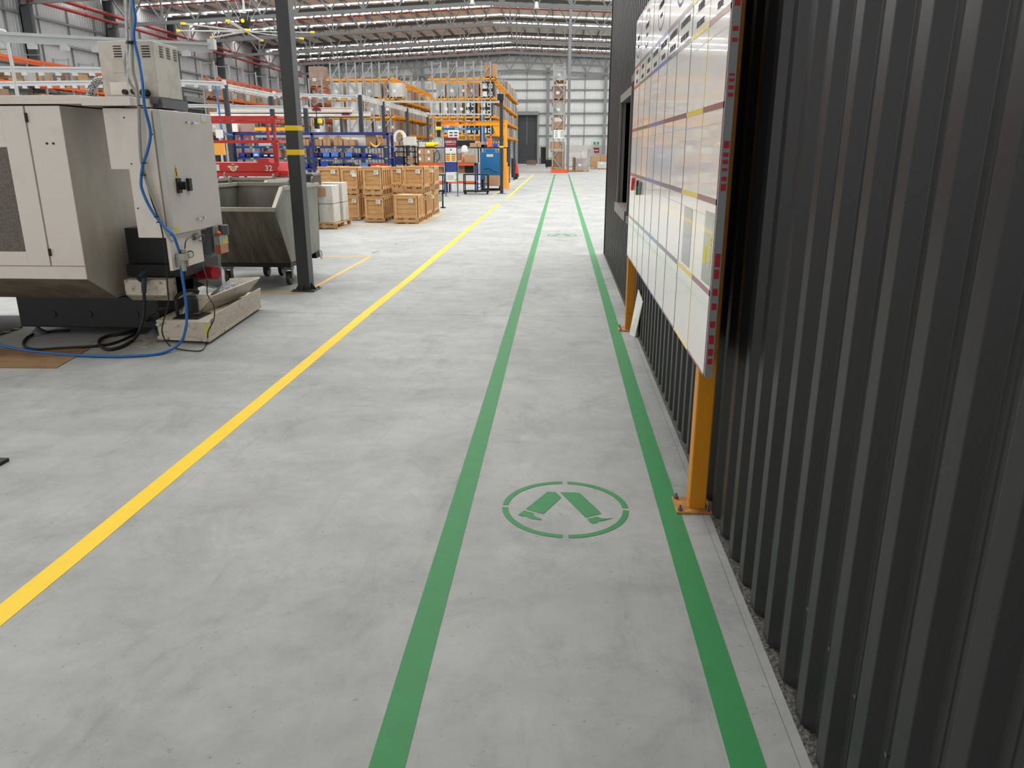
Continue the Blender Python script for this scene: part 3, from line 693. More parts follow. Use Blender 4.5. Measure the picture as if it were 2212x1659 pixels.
# =============== sump tank on castors ===============
st = thing('coolant_tank', (-3.38, 7.1, 0), 'low dirty cream coolant tank on castors in front of the cabinet', 'coolant tank')
def quad(pts, z0, z1, lean=0.): 
    lo = [Vector((x, y, z0)) for x, y in pts]; c_ = sum(lo, Vector()) / 4
    hi = [Vector((v.x, v.y, z1)) + Vector((v.x - c_.x, v.y - c_.y, 0)).normalized() * lean for v in lo]
    return lo + hi, [(0, 3, 2, 1), (4, 5, 6, 7), (0, 1, 5, 4), (1, 2, 6, 5), (2, 3, 7, 6), (3, 0, 4, 7)]
F = [(-3.56, 6.44), (-3.055, 6.375), (-3.19, 7.93), (-3.7, 7.99)]
v, f = quad(F, .025, .055, -.0); MB().add(v, f).build('skirt', 'cream_dirty', st)
v, f = quad([(F[0][0] + .01, F[0][1] + .012), (F[1][0] - .01, F[1][1] + .012), (-3.2, 7.0), (-3.6, 7.05)], .05, .2, .012); MB().add(v, f).build('tank', 'sump', st, bevel=.004)
R0 = [Vector(p) for p in ((-3.068, 6.385, .03), (-3.2, 7.94, .03), (-3.175, 7.93, .235), (-3.06, 6.55, .235))]
MB().add(R0 + [p + Vector((-.012, 0, 0)) for p in R0], [(0, 1, 2, 3), (7, 6, 5, 4), (0, 4, 5, 1), (1, 5, 6, 2), (2, 6, 7, 3), (3, 7, 4, 0)]).build('side_plate', 'sump', st)
v, f = quad([(-3.62, 7.0), (-3.18, 6.95), (-3.24, 7.9), (-3.7, 7.95)], .05, .19); MB().add(v, f).build('rear_tank', 'cream_dirty', st)
# leaning chip tray
T = [Vector(p) for p in ((-3.3, 6.62, .2), (-3.22, 7.62, .22), (-3.1, 7.75, .38), (-3.18, 6.8, .36), (-3.42, 6.66, .2), (-3.42, 7.62, .22), (-3.42, 7.75, .36), (-3.42, 6.8, .36))]
th = .008
def plate(a, b_, c_, d_, th=.008):
    n = (b_ - a).cross(d_ - a).normalized() * th
    return [a, b_, c_, d_, a + n, b_ + n, c_ + n, d_ + n], [(0, 3, 2, 1), (4, 5, 6, 7), (0, 1, 5, 4), (1, 2, 6, 5), (2, 3, 7, 6), (3, 0, 4, 7)]
mb = MB(); mb.add(*plate(T[0], T[1], T[2], T[3])).add(*plate(T[0], T[1], T[5], T[4])).add(*plate(T[1], T[2], T[6], T[5])).add(*plate(T[0], T[3], T[7], T[4]))
mb.build('chip_tray', 'sump', st)
MB().add([(-3.4, 6.9, .24), (-3.22, 6.85, .27), (-3.16, 7.7, .3), (-3.4, 7.7, .36), (-3.3, 7.3, .38)], [(0, 1, 4), (1, 2, 4), (2, 3, 4), (3, 0, 4)]).build('swarf', 'chips2', st)
pu = MB().lathe([(.075, 0), (.075, .02), (.055, .03), (.06, .15), (.05, .175), (.0, .18)], (-3.3, 6.62, .21), 20).build('pump', 'black_rubber', st, smooth=False)
MB().box(-3.42, -3.19, 6.48, 6.75, .2, .212).build('pump_plate', 'black', pu)
MB().tube([(-3.41, 6.56, .2), (-3.41, 6.56, .3), (-3.42, 6.6, .38), (-3.36, 6.7, .42), (-3.28, 6.75, .4)], .016, 10).build('pump_hose', 'black_rubber', pu)
MB().box(-3.535, -3.36, 6.432, 6.45, .1, .165).cyl((-3.55, 6.425, .16), (-3.515, 6.42, .16), .009, n=8).cyl((-3.38, 6.41, .158), (-3.345, 6.405, .158), .009, n=8).build('access_cover', 'sump', st)
mb = MB().box(-3.085, -3.06, 6.376, 6.40, .1, .17).build('level_gauge', 'label_yellow', st)
for x, y in ((-3.18, 6.46), (-3.5, 6.5), (-3.25, 7.8), (-3.6, 7.85)):
    MB().cyl((x - .012, y, .026), (x + .012, y, .026), .026, n=16).build('castor', 'black_rubber', st)

# =============== hoses and cables ===============
def path(pts): return [at(x, y, **{k: v}) for x, y, k, v in pts]
Yh = 6.17
hose = [(287, -60, 'Y', Yh), (287, 0, 'Y', Yh), (292, 40, 'Y', Yh), (289, 80, 'Y', Yh), (300, 130, 'Y', Yh), (308, 180, 'Y', 6.12), (312, 228, 'Y', 6.12), (325, 285, 'Y', Yh), (319, 325, 'Y', Yh), (309, 355, 'Y', Yh), (305, 385, 'Y', Yh), (307, 410, 'Y', Yh), (326, 452, 'Y', Yh), (353, 488, 'Y', Yh), (373, 507, 'Y', Yh), (383, 530, 'Y', 6.2), (388, 545, 'X', -3.2)]
tag(MB().tube(path(hose), .0115, 12).build('air_hose', 'blue_hose', smooth=True), 'blue air hose hanging from above down the front of the grey cabinet', 'hose')
Yl = 6.27
hose2 = [(391, 575, 'Y', 6.3), (394, 600, 'Y', Yl), (400, 640, 'Y', Yl), (403, 680, 'Y', 6.26), (402, 705, 'Y', 6.24), (393, 735, 'Y', 6.22), (375, 752, 'Z', .03), (345, 764, 'Z', .012), (300, 768.5, 'Z', .012), (240, 770, 'Z', .012), (160, 767, 'Z', .012), (80, 760, 'Z', .012), (30, 752, 'Z', .012), (0, 746, 'Z', .012), (-60, 735, 'Z', .012)]
tag(MB().tube(path(hose2), .0115, 12).build('air_hose', 'blue_hose', smooth=True), 'blue air hose running from the regulator across the floor to the left', 'hose')
cd = [(269, -40), (272, 30), (275, 95), (271, 130), (275, 165), (288, 190), (299, 208)]
tag(MB().tube([at(x, y, Y=6.3) for x, y in cd], .013, 10).build('conduit', 'grey_hose', smooth=True), 'grey flexible conduit bowing left down to the louvred box', 'conduit')
cd = [(283, -40), (283, 30), (285, 90), (287, 150), (295, 185), (300, 230), (302, 300), (306, 350), (318, 395), (335, 440), (350, 480), (362, 508), (372, 522)]
tag(MB().tube([at(x, y, Y=6.2) for x, y in cd], .0125, 10).build('conduit', 'grey_hose', smooth=True), 'grey flexible conduit running straight down beside the blue hose', 'conduit')
mb = MB(); pz = [at(270 + 6 * k / 24., -30 + k * 9.0, Y=6.26) for k in range(25)]
for i, p in enumerate(pz[:-1]): mb.bar(p, pz[i + 1], .012 if i % 2 else .006, .006 if i % 2 else .012)
tag(mb.build('hanging_chain', 'galv'), 'thin steel chain hanging between the grey conduits', 'chain')
cd = [(299, 208), (300, 260), (302, 310), (306, 360), (318, 400), (330, 440), (345, 480), (352, 510), (358, 560), (362, 620), (364, 655), (354, 690), (350, 715), (357, 735), (368, 748)]
tag(MB().tube([at(x, y, Y=6.215) for x, y in cd], .006, 8).build('power_cable', 'black', smooth=True), 'thin black cable tied along the conduits and dropping past the tank', 'cable')
mb = MB()
for x, y, w in ((284, 90, 14), (281, 93.5, 12), (306, 228, 8), (311, 352, 6), (310, 378, 6), (338, 468, 5), (343, 480, 5)):
    p = at(x, y, Y=6.17); mb.cbox(p, w / 255, .05, .008)
tag(mb.build('cable_ties', 'black'), 'black cable ties binding the blue hose and grey conduits', 'cable tie')
pg = thing('power_plug', at(310, 600, Y=6.4), 'dark blue industrial plug hanging on a black cable below the recess', 'plug')
a = at(302, 603, Y=6.42); b_ = at(316, 590, Y=6.5); c_ = at(311, 632, Y=6.42); d_ = at(311, 600, Y=6.42)
MB().cyl(a, b_, .035, .03, n=16).cyl(d_, c_, .024, .02, n=16).build('plug_body', 'blue_plug', pg)
MB().cyl(a + Vector((-.003, -.012, 0)), a + Vector((.01, 0, .005)), .02, n=14).build('plug_cap', 'black', pg)
cc = [(311, 632, 'Y', 6.42), (312, 660, 'Y', 6.42), (309, 690, 'Y', 6.4), (300, 717, 'Y', 6.36), (287, 735, 'Z', .02), (262, 749, 'Z', .015), (235, 755, 'Z', .015), (217, 747, 'Z', .015), (215, 735, 'Z', .02), (232, 726, 'Z', .02), (260, 722, 'Z', .02), (300, 712, 'Z', .03)]
tag(MB().tube(path(cc), .014, 10).build('power_cable', 'black_rubber', smooth=True), 'thick black cable from the plug curling in a loop on the floor', 'cable')
cc = [(362, 667, 'Y', 6.42), (345, 668, 'Y', 6.38), (325, 682, 'Y', 6.38), (308, 704, 'Z', .05), (290, 722, 'Z', .015), (250, 740, 'Z', .013), (200, 748, 'Z', .013), (130, 752, 'Z', .013), (80, 755, 'Z', .013), (55, 750, 'Z', .013), (51, 738, 'Z', .013), (70, 723, 'Z', .013), (110, 716, 'Z', .013), (150, 714, 'Z', .013)]
tag(MB().tube(path(cc), .012, 10).build('power_cable', 'black', smooth=True), 'black cable looping across the floor under the machine front', 'cable')
cc = [(437, 573, 'Y', 6.5), (447, 605, 'Y', 6.4), (448, 635, 'Y', 6.36), (462, 662, 'Y', 6.3), (462, 690, 'Y', 6.3), (450, 715, 'Y', 6.3), (447, 740, 'Z', .01), (435, 757, 'Z', .008), (405, 757, 'Z', .008), (378, 752, 'Z', .008)]
tag(MB().tube(path(cc), .005, 8).build('power_cable', 'black', smooth=True), 'thin grey-black lead trailing off the right corner of the coolant tank', 'cable')
# things on the floor at the left
p = [at(0, 797, Z=0), at(122, 796, Z=0), at(194, 754, Z=0), at(60, 756, Z=0)]; p[0].x -= .6; p[3].x -= .6
def flat(pts, h, name, m, label, cat, z=0):
    n = len(pts); vs = [Vector((q.x, q.y, z)) for q in pts] + [Vector((q.x, q.y, z + h)) for q in pts]
    return tag(MB().add(vs, [tuple(range(n)), tuple(range(2 * n - 1, n - 1, -1))] + [(i, n + i, n + (i + 1) % n, (i + 1) % n) for i in range(n)]).build(name, m), label, cat)
flat(p, .006, 'cardboard_sheet', 'cardboard_flat', 'stained flat sheet of brown cardboard on the floor under the blue hose', 'cardboard')
flat([at(190, 748, Z=0), at(240, 726, Z=0), at(340, 722, Z=0), at(342, 738, Z=0), at(320, 752, Z=0), at(270, 742, Z=0)], .004, 'plastic_film', 'clear_film', 'crumpled dirty clear film on the floor beside the coolant tank', 'plastic film')
flat([at(0, 725, Z=0), at(48, 708, Z=0), at(50, 684, Z=0), at(-80, 684, Z=0), at(-80, 725, Z=0)], .012, 'floor_mat', 'mat_rubber', 'dark rubber floor mat with yellow edge marks at the far left', 'mat')
for px, py, s in ((37, 710.5, 'nearer the machine foot'), (16, 717, 'nearer the picture edge')):
    q = at(px, py, Z=.012); tag(MB().add([q + Vector(d) for d in ((-.035, -.012, .001), (.0, -.02, .001), (.035, .012, .001), (0, .02, .001))], [(0, 1, 2, 3)]).build('edge_marking', 'yellow_paint', fix=False), 'yellow chevron mark on the edge of the dark mat, ' + s, 'floor mark')
sc = thing('stool_base', at(15, 650, Z=0), 'grey and black castor foot of a stool half hidden behind the machine', 'stool')
q = at(20, 648, Z=0); MB().cyl(q + Vector((-.1, .3, .05)), q + Vector((.1, .3, .05)), .05, n=16).build('castor', 'black', sc); MB().tube([q + Vector((.02, .3, .1)), q + Vector((-.2, .35, .14)), q + Vector((-.6, .35, .16))], .03, 10).build('leg', 'galv', sc)

# =============== steel tipping bins ===============
def bin_(dx, dy, label, front=True):
    XRr, XLl = -3.3 + dx, -4.42 + dx
    def V(y, z): return (y + dy, z)
    t = thing('tipping_bin', ((XRr + XLl) / 2, 9.8 + dy, 0), label, 'tipping bin', 'steel tipping bins')
    prof = [V(8.86, .985), V(9.16, 1.208), V(10.56, 1.2), V(10.45, .31), V(9.3, .31)]
    th = .006
    for x in (XRr, XLl): MB().prism(prof, 'x', x - th, x).build('side_plate', 'bin_steel', t)
    def pl(a, b_, nm, m):
        A = Vector((XLl, a[0], a[1])); B = Vector((XRr, a[0], a[1])); C_ = Vector((XRr, b_[0], b_[1])); D_ = Vector((XLl, b_[0], b_[1]))
        return MB().add(*plate(A, B, C_, D_, .006)).build(nm, m, t)
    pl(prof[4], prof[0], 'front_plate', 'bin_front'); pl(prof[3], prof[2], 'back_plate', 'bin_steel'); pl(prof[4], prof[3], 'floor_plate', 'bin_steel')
    mb = MB(); w = .045
    mb.bar((XLl - .02, prof[0][0] - .01, prof[0][1]), (XRr + .02, prof[0][0] - .01, prof[0][1]), w, w)
    for x in (XLl, XRr):
        mb.bar((x, prof[0][0], prof[0][1]), (x, prof[1][0], prof[1][1]), w, w).bar((x, prof[1][0], prof[1][1]), (x, prof[2][0], prof[2][1]), w, w)
    mb.bar((XLl, prof[2][0], prof[2][1]), (XRr, prof[2][0], prof[2][1]), w, w)
    mb.build('rim', 'bin_rim', t)
    for x in (XLl + .0, XRr):
        for yy in (9.45, 10.35):
            c0_ = Vector((x, yy + dy, 1.215)); P_ = [c0_ + Vector((0, math.cos(a) * .04, math.sin(a) * .085)) for a in [PI * k / 8 for k in range(9)]]
            MB().tube(P_, .012, 8, 0).build('lifting_eye', 'steel_mid', t)
    MB().box(XLl + .1, XRr - .05, 9.4 + dy, 10.4 + dy, .24, .31).box(XRr - .12, XRr + .01, 10.25 + dy, 10.42 + dy, .24, .32).build('chassis', 'black', t)
    for x, y in ((XRr - .13, 9.55), (XLl + .2, 9.55), (XRr - .5, 10.3), (XLl + .45, 10.2)):
        f_ = MB().box(x - .05, x + .05, y - .05 + dy, y + .05 + dy, .19, .3).box(x - .045, x - .035, y - .03 + dy, y + .03 + dy, .08, .2).box(x + .035, x + .045, y - .03 + dy, y + .03 + dy, .08, .2).build('castor_fork', 'bin_steel', t)
        MB().cyl((x - .026, y + dy, .085), (x + .026, y + dy, .085), .085, n=24).build('wheel', 'castor', f_, bevel=.006)
    MB().tube([(XRr + .01, 10.42 + dy, .33), (XRr + .03, 10.36 + dy, .27), (XRr + .03, 10.42 + dy, .21), (XRr + .02, 10.47 + dy, .26), (XRr + .01, 10.45 + dy, .33)], .008, 8).build('hook_ring', 'galv', t)
    return t
bin_(0, 0, 'large open steel tipping bin on castors behind the black post')
bin_(-.95, 2.05, 'second steel tipping bin, mostly hidden behind the first')

for (px, py, r, lab) in ((812, 546, .07, 'crumpled scrap of clear film on the floor between the thin and wide yellow lines'), (857, 528, .035, 'tiny white scrap on the floor beyond the crumpled film')):
    q = at(px, py, Z=0); mb = MB(); P_ = [q + Vector((r * (1 + .4 * math.sin(7 * k)) * math.cos(k * .7), r * math.sin(k * .7) * .8, .006 + .02 * abs(math.sin(k * 2.1)))) for k in range(9)]
    mb.tube(P_, r * .09, 5, 2); tag(mb.build('film_scrap', 'white'), lab, 'litter')
q = at(2, 1003, Z=0); tag(MB().box(q.x - .2, q.x + .015, q.y - .03, q.y + .05, 0, .02).build('black_bracket', 'black', bevel=.004), 'small black metal foot on the floor cut off by the left edge', 'bracket')
tag(MB().tube([at(-30, 60, Y=9.6), at(4, 66, Y=9.6), at(13, 73, Y=9.6), at(20, 110, Y=9.6), at(29, 160, Y=9.6), at(40, 220, Y=9.6), at(60, 330, Y=9.6)], .018, 10).build('pvc_pipe', 'paper', smooth=True), 'pale bent pipe dropping behind the machine at the top left', 'pipe')
# =============== red scissor lift ===============
Yq = 13.0
def L(px, py, Y=Yq): return at(px, py, Y=Y)
sl = thing('scissor_lift', (L(540, 380).x, 13.5, 0), 'red scissor lift numbered 32 parked behind the steel bins', 'scissor lift')
x0 = -6.1; x1 = L(600, 368).x; xe = L(621, 370).x; zt = L(540, 351).z; zb = L(560, 381).z; zm = L(560, 371).z
dk = MB().box(x0, x1, Yq, Yq + .75, zm, zt).build('platform_side', 'lift_red', sl, bevel=.006)
MB().box(x0, x1 + .02, Yq - .015, Yq + .76, zb, zm - .008).box(x1 - .05, xe, Yq + .02, Yq + .7, zb, zm + .02).build('lower_frame', 'lift_red', sl, bevel=.005)
MB().box(L(556, 351).x, L(581, 351).x, Yq, Yq + .3, zt, zt + .065).build('control_box', 'lift_red', sl)
zr = L(540, 253).z; zr2 = L(540, 262).z; zk = L(540, 306).z
ra = MB()
for z, w in ((zr, .035), (zr2 - .01, .045), (zk, .045)): ra.box(x0, L(598, 300).x, Yq, Yq + w * .7, z - w / 2, z + w / 2)
ra.build('guard_rail', 'lift_red', sl)
rb = MB()
for z in (zr, zk): rb.box(x0, xe, Yq + .7, Yq + .73, z - .018, z + .018).box(L(597, 300).x, L(598, 300).x + .03, Yq, Yq + .72, z - .018, z + .018)
rb.build('guard_rail', 'lift_red', sl)
for (xa, ya), (xb, yb) in (((576, 254), (580, 304)), ((592, 254), (596, 360)), ((591, 306), (597, 360)), ((599, 310), (601, 360))):
    MB().bar(L(xa, ya, Yq + .02), L(xb, yb, Yq + .02), .035, .035).build('rail_post', 'lift_red', sl)
text('32', .13, 'white', dk, (L(580.5, 364).x, Yq - .002, L(580, 364).z), R_FRONT)
q = L(504, 362); bg = MB().cyl((q.x, Yq - .006, q.z), (q.x, Yq, q.z), .062, n=20).box(q.x - .09, q.x + .09, Yq - .008, Yq - .001, q.z + .0, q.z + .03).build('badge', 'cream', dk)
MB().cyl((q.x, Yq - .012, q.z - .005), (q.x, Yq - .006, q.z - .005), .035, n=16).build('badge_centre', 'sign_orange', bg); MB().box(q.x - .045, q.x + .045, Yq - .011, Yq - .008, q.z + .03, q.z + .045).build('badge_lettering', 'ink', bg)
q = L(470.5, 362); MB().box(q.x - .03, q.x + .028, Yq - .004, Yq, q.z - .05, q.z + .05).build('notice', 'white', dk)
MB().box(xe, xe + .004, Yq + .1, Yq + .2, zm + .08, zm + .2).build('notice', 'white', sl)
# folded scissor stack, chassis, wheels below
mb = MB()
for k in range(5): mb.bar((x0 + .2, Yq + .15 + .05 * (k % 2), .52 + k * .12), (x1 - .1, Yq + .15 + .05 * (k % 2), .56 + k * .12), .04, .07)
mb.build('scissor_arms', 'black', sl)
MB().box(x0, x1 + .05, Yq + .05, Yq + .7, .2, .52).build('chassis', 'black', sl)
for x in (x0 + .3, x1 - .1):
    for y in (Yq + .08, Yq + .62): MB().cyl((x, y, .19), (x, y + .12, .19), .19, n=24).build('wheel', 'black_rubber', sl)
q = at(600, 392, Y=12.7); MB().box(L(592, 390).x, L(613, 390).x, Yq - .02, Yq + .3, L(600, 396).z, zb - .01).build('motor_cover', 'black', sl)
# black wrapped pallet load
q0, q1 = at(632, 374, Y=16.5), at(677, 396, Y=16.5)
bw = thing('wrapped_load', ((q0.x + q1.x) / 2, 17, 0), 'low load wrapped in black stretch film between the scissor lift and the crates', 'wrapped load')
MB().box(q0.x, q1.x, 16.5, 17.1, .14, q0.z).build('film', 'black_wrap', bw, bevel=.05)
MB().box(q0.x, q1.x, 16.5, 17.1, .0, .02).box(q0.x, q1.x, 16.5, 17.1, .11, .13).box(q0.x, q0.x + .1, 16.5, 17.1, .02, .11).box(q1.x - .1, q1.x, 16.5, 17.1, .02, .11).build('pallet', 'pine2', bw)

# =============== crates on pallets ===============
def pallet_mesh(x0, x1, y0, y1, z0, z1, nb=4):
    mb = MB(); h = z1 - z0; t = h * .16
    n = 6
    for i in range(n):
        a = x0 + (x1 - x0) * i / n; mb.box(a + .004, a + (x1 - x0) / n - .008, y0, y1, z1 - t, z1)
    for i in range(3):
        a = x0 + (x1 - x0 - .07) * i / 2; mb.box(a, a + .07, y0 + .01, y1 - .01, z0, z0 + t)
    for i in range(nb):
        a = y0 + (y1 - y0 - .05) * i / (nb - 1)
        for k in range(3):
            b_ = x0 + (x1 - x0 - .08) * k / 2; mb.box(b_, b_ + .08, a, a + .05, z0 + t, z1 - t)
    mb.box(x0, x1, y0 - .004, y0 + .02, z0 + t * 1.2, z1 - h * .3)
    return mb
def crate(px0, px1, pt, pb, Yc, dep, label, lab_at=(.72, .74), back=None):
    a = at(px0, pb, Y=Yc); b_ = at(px1, pt, Y=Yc); x0, x1, z0, z1 = a.x, b_.x, a.z, b_.z
    t = thing('wooden_crate', ((x0 + x1) / 2, Yc + dep / 2, z0), label, 'wooden crate', 'pine crates stacked by the yellow bay line')
    e = .022; w = .055
    mb = MB(); n = 5; h = (z1 - z0 - .03) / n
    for i in range(n):
        mb.box(x0 + e, x1 - e, Yc + e, Yc + dep - e, z0 + i * h + .003, z0 + (i + 1) * h - .002)
    mb.box(x0 + e * 1.5, x1 - e * 1.5, Yc + e * 1.5, Yc + dep - e * 1.5, z0, z1 - .03)
    mb.build('boards', 'pine_board', t)
    mb = MB()
    for xa in (x0, x1 - w): mb.box(xa, xa + w, Yc, Yc + .014, z0, z1 - .03)
    for za in (z0, z1 - .03 - w): mb.box(x0 + w, x1 - w, Yc, Yc + .014, za, za + w)
    mb.build('front_frame', 'pine', t)
    mb = MB(); k = 5
    for i in range(k):
        ya = Yc + .0 + (dep - w) * i / (k - 1); mb.box(x1 - .014, x1 + .006, ya, ya + w * .9, z0, z1 - .02)
    for za in (z0, z1 - .03 - w): mb.box(x1 - .016, x1 - .002, Yc, Yc + dep, za, za + w)
    mb.build('side_battens', 'pine', t)
    MB().box(x0 - .01, x1 + .01, Yc - .01, Yc + dep + .01, z1 - .03, z1 - .012).box(x0 - .005, x1 + .005, Yc, Yc + .07, z1 - .012, z1).box(x0 - .005, x1 + .005, Yc + dep - .07, Yc + dep, z1 - .012, z1).build('lid', 'pine', t)
    if lab_at:
        lx, lz = x0 + (x1 - x0) * lab_at[0], z0 + (z1 - z0) * lab_at[1]
        pp = MB().box(lx - .055, lx + .055, Yc - .003, Yc + .002, lz - .045, lz + .045).build('shipping_label', 'paper', t)
        MB().box(lx - .04, lx + .03, Yc - .004, Yc - .003, lz + .01, lz + .02).box(lx - .04, lx + .0, Yc - .004, Yc - .003, lz - .02, lz - .01).build('label_print', 'ink_grey', pp)
    return x0, x1, Yc, Yc + dep, z0, z1
def pallet(x0, x1, y0, y1, z0, z1, label):
    o = pallet_mesh(x0, x1, y0, y1, z0, z1).build('pallet', 'pine2'); return tag(o, label, 'pallet', 'pallets under the wooden crates')
specs = [  # px0 px1 top bottom Y depth
 (740, 776, 421, 469, 18.9, .95, 'left wooden crate of the lower tier, behind the white cartons', 1),
 (789, 829, 424, 471, 18.35, 1.0, 'wooden crate of the lower tier, right of the white cartons', 1),
 (853, 902, 421, 470, 18.1, .62, 'single low wooden crate standing alone in front with a paper on its lid', 1),
 (738, 772, 361, 407, 18.9, .95, 'left-middle wooden crate of the upper tier, with two labels on its front', 2),
 (785, 824, 360, 408, 18.35, 1.0, 'middle wooden crate of the upper tier, right of the two-label crate', 2),
 (688, 733, 360, 402, 19.3, .9, 'leftmost wooden crate, above the white cartons', 2),
 (873, 915, 359, 402, 18.95, .75, 'upper wooden crate directly above and behind the lone one', 2),
 (845, 868, 360, 398, 20.6, .9, 'upper wooden crate set back in the gap of the upper tier', 2),
 (921, 937, 359, 396, 20.9, .8, 'rightmost wooden crate of the upper tier', 2),
 (873, 912, 420, 468, 18.95, .75, 'lower wooden crate hidden behind the lone front crate', 1),
 (845, 868, 419, 465, 20.6, .9, 'lower wooden crate set back in the dark gap', 1),
 (688, 733, 418, 466, 19.3, .9, 'lower wooden crate hidden behind the white cartons', 1),
 (905, 920, 416, 462, 19.3, .8, 'lower wooden crate just right of the lone front crate', 1),
 (925, 937, 414, 455, 20.9, .8, 'rightmost wooden crate of the lower tier, beside the green-black rack end', 1),
]
TOPS = {}
for px0, px1, pt, pb, Yc, dep, lab, tier in specs:
    if tier == 1: TOPS[Yc] = at(px0, pt, Y=Yc).z
for px0, px1, pt, pb, Yc, dep, lab, tier in specs:
    x0, x1, y0, y1, z0, z1 = crate(px0, px1, pt, pb, Yc, dep, lab, (.3, .72) if 'lone front' in lab and 'standing' in lab else (.7, .74))
    if tier == 1: pallet(x0 - .01, x1 + .01, y0 - .02, y1 + .03, 0.0, max(.06, z0), 'floor pallet under the ' + lab.split(',')[0].replace('with a paper on its lid', ''))
    else: pallet(x0 - .01, x1 + .01, y0 - .02, y1 + .03, TOPS.get(Yc, z0 - .115), z0, 'raised pallet under the ' + lab.split(',')[0])
q = at(880, 418, Y=18.3); tag(MB().box(q.x - .12, q.x + .1, 18.2, 18.45, at(880, 421, Y=18.1).z + .0, at(880, 421, Y=18.1).z + .004).build('paper_sheet', 'paper'), 'white sheet of paper on the lid of the lone front crate', 'paper')
q = at(765, 378, Y=18.89); MB().box(q.x - .06, q.x + .06, 18.885, 18.893, q.z - .04, q.z + .04).build('shipping_label', 'paper', [o_ for o_ in bpy.data.objects if o_.get('label', '').startswith('left-middle')][0])
# white cartons on a pallet
p0 = at(683, 495, Z=0); Yw = 16.75
wx0, wx1, wx2 = at(678, 480, Y=Yw).x, at(722, 480, Y=Yw).x, at(722, 480, Y=Yw).x + .0
pw = pallet_mesh(at(672, 490, Y=Yw).x, at(730, 490, Y=Yw).x, Yw - .06, Yw + 1.1, 0, .125, 3).build('pallet', 'pine2'); tag(pw, 'wooden pallet under the white cartons, in front of the crates', 'pallet')
for za, zb_, s in ((.13, at(700, 441, Y=Yw).z, 'bottom'), (at(700, 440, Y=Yw).z, at(700, 401, Y=Yw).z, 'top')):
    a = MB().box(wx0, wx1, Yw, Yw + .55, za, zb_).build('white_carton', 'carton_white', bevel=.008)
    tag(a, 'white stained carton at the front of the pallet, %s tier' % s, 'carton', 'white cartons on the front pallet')
    b_ = MB().box(wx0 + .02, wx1 + .06, Yw + .57, Yw + 1.0, za, zb_ + (.04 if s == 'top' else 0)).build('white_carton', 'carton_white', bevel=.008)
    tag(b_, 'white carton at the back of the pallet nearest the crates, %s tier' % s, 'carton', 'white cartons on the front pallet')
q0, q1 = at(679, 406, Y=Yw - .01), at(704, 424, Y=Yw - .01)
MB().box(q0.x, q1.x, Yw - .008, Yw - .001, q1.z, q0.z).build('brown_flap', 'carton', a)
# green-black rack end on the floor by the crates
t = thing('stillage', (at(948, 455, Z=0).x, 23.2, 0), 'small dark green stillage frame at the right end of the crates', 'stillage')
xa, xb = at(943, 450, Y=22.8).x, at(951, 450, Y=22.8).x; zt = at(948, 420, Y=22.8).z
MB().box(xa, xa + .03, 22.8, 22.84, 0, zt).box(xb - .02, xb + .02, 23.3, 23.36, 0, zt + .03).box(xa - .02, xa + .06, 22.75, 22.9, 0, .03).box(xb - .06, xb + .07, 23.25, 23.4, 0, .03).build('post', 'black', t)
MB().add([(xa + .02, 22.83, .2), (xb, 23.3, .2), (xb, 23.3, zt - .05), (xa + .02, 22.83, zt - .05)], [(0, 1, 2, 3)]).build('side_sheet', 'sheet_green', t, fix=False)
MB().add([(xa + .06, 22.85, .3), (xb - .04, 23.2, .3), (xb - .04, 23.2, zt - .12), (xa + .06, 22.85, zt - .12)], [(0, 1, 2, 3)]).build('sheet_inset', 'white', t, fix=False) if 0 else None

# =============== blue shelving ===============
YS = 23.0
def S(px, py, Y=YS): return at(px, py, Y=Y)
xL = S(502, 300).x; xM = S(671, 300).x; xR = S(839, 300).x; dS = .6
zT = S(670, 288).z; zs_ = [S(670, 315.5).z, S(670, 340).z, S(670, 363).z, .75, .35]
sh = thing('blue_shelving', ((xL + xR) / 2, YS + .3, 0), 'long dark blue shelving with blue plastic bins and cartons behind the crates', 'shelving')
for x in (xL, xM, xR - .06):
    for y in (YS, YS + dS): MB().box(x, x + .07, y, y + .05, 0, zT).build('upright', 'shelf_blue', sh)
MB().box(xL, xR, YS, YS + .05, zT - .05, zT + .03).box(xL, xR, YS + dS, YS + dS + .05, zT - .05, zT + .03).box(xL, xL + .05, YS, YS + dS, zT - .05, zT).box(xR - .05, xR, YS, YS + dS, zT - .05, zT).build('top_rail', 'shelf_blue', sh)
for z in zs_: 
    so = MB().box(xL, xR, YS - .01, YS + .03, z - .06, z).box(xL, xR, YS + .02, YS + dS, z - .03, z - .005).build('shelf', 'shelf_blue', sh)
    mb = MB()
    for k in range(9): mb.box(xL + .5 + k * .5, xL + .58 + k * .5, YS - .013, YS - .01, z - .045, z - .02)
    mb.build('price_tag', 'label_yellow', so)
for a, b_ in ((549, 668), (672, 812)):
    MB().box(S(a, 293).x, S(b_, 293).x, YS + .1, YS + .16, S(600, 297).z, S(600, 290.5).z).build('strip_light', 'white', sh)
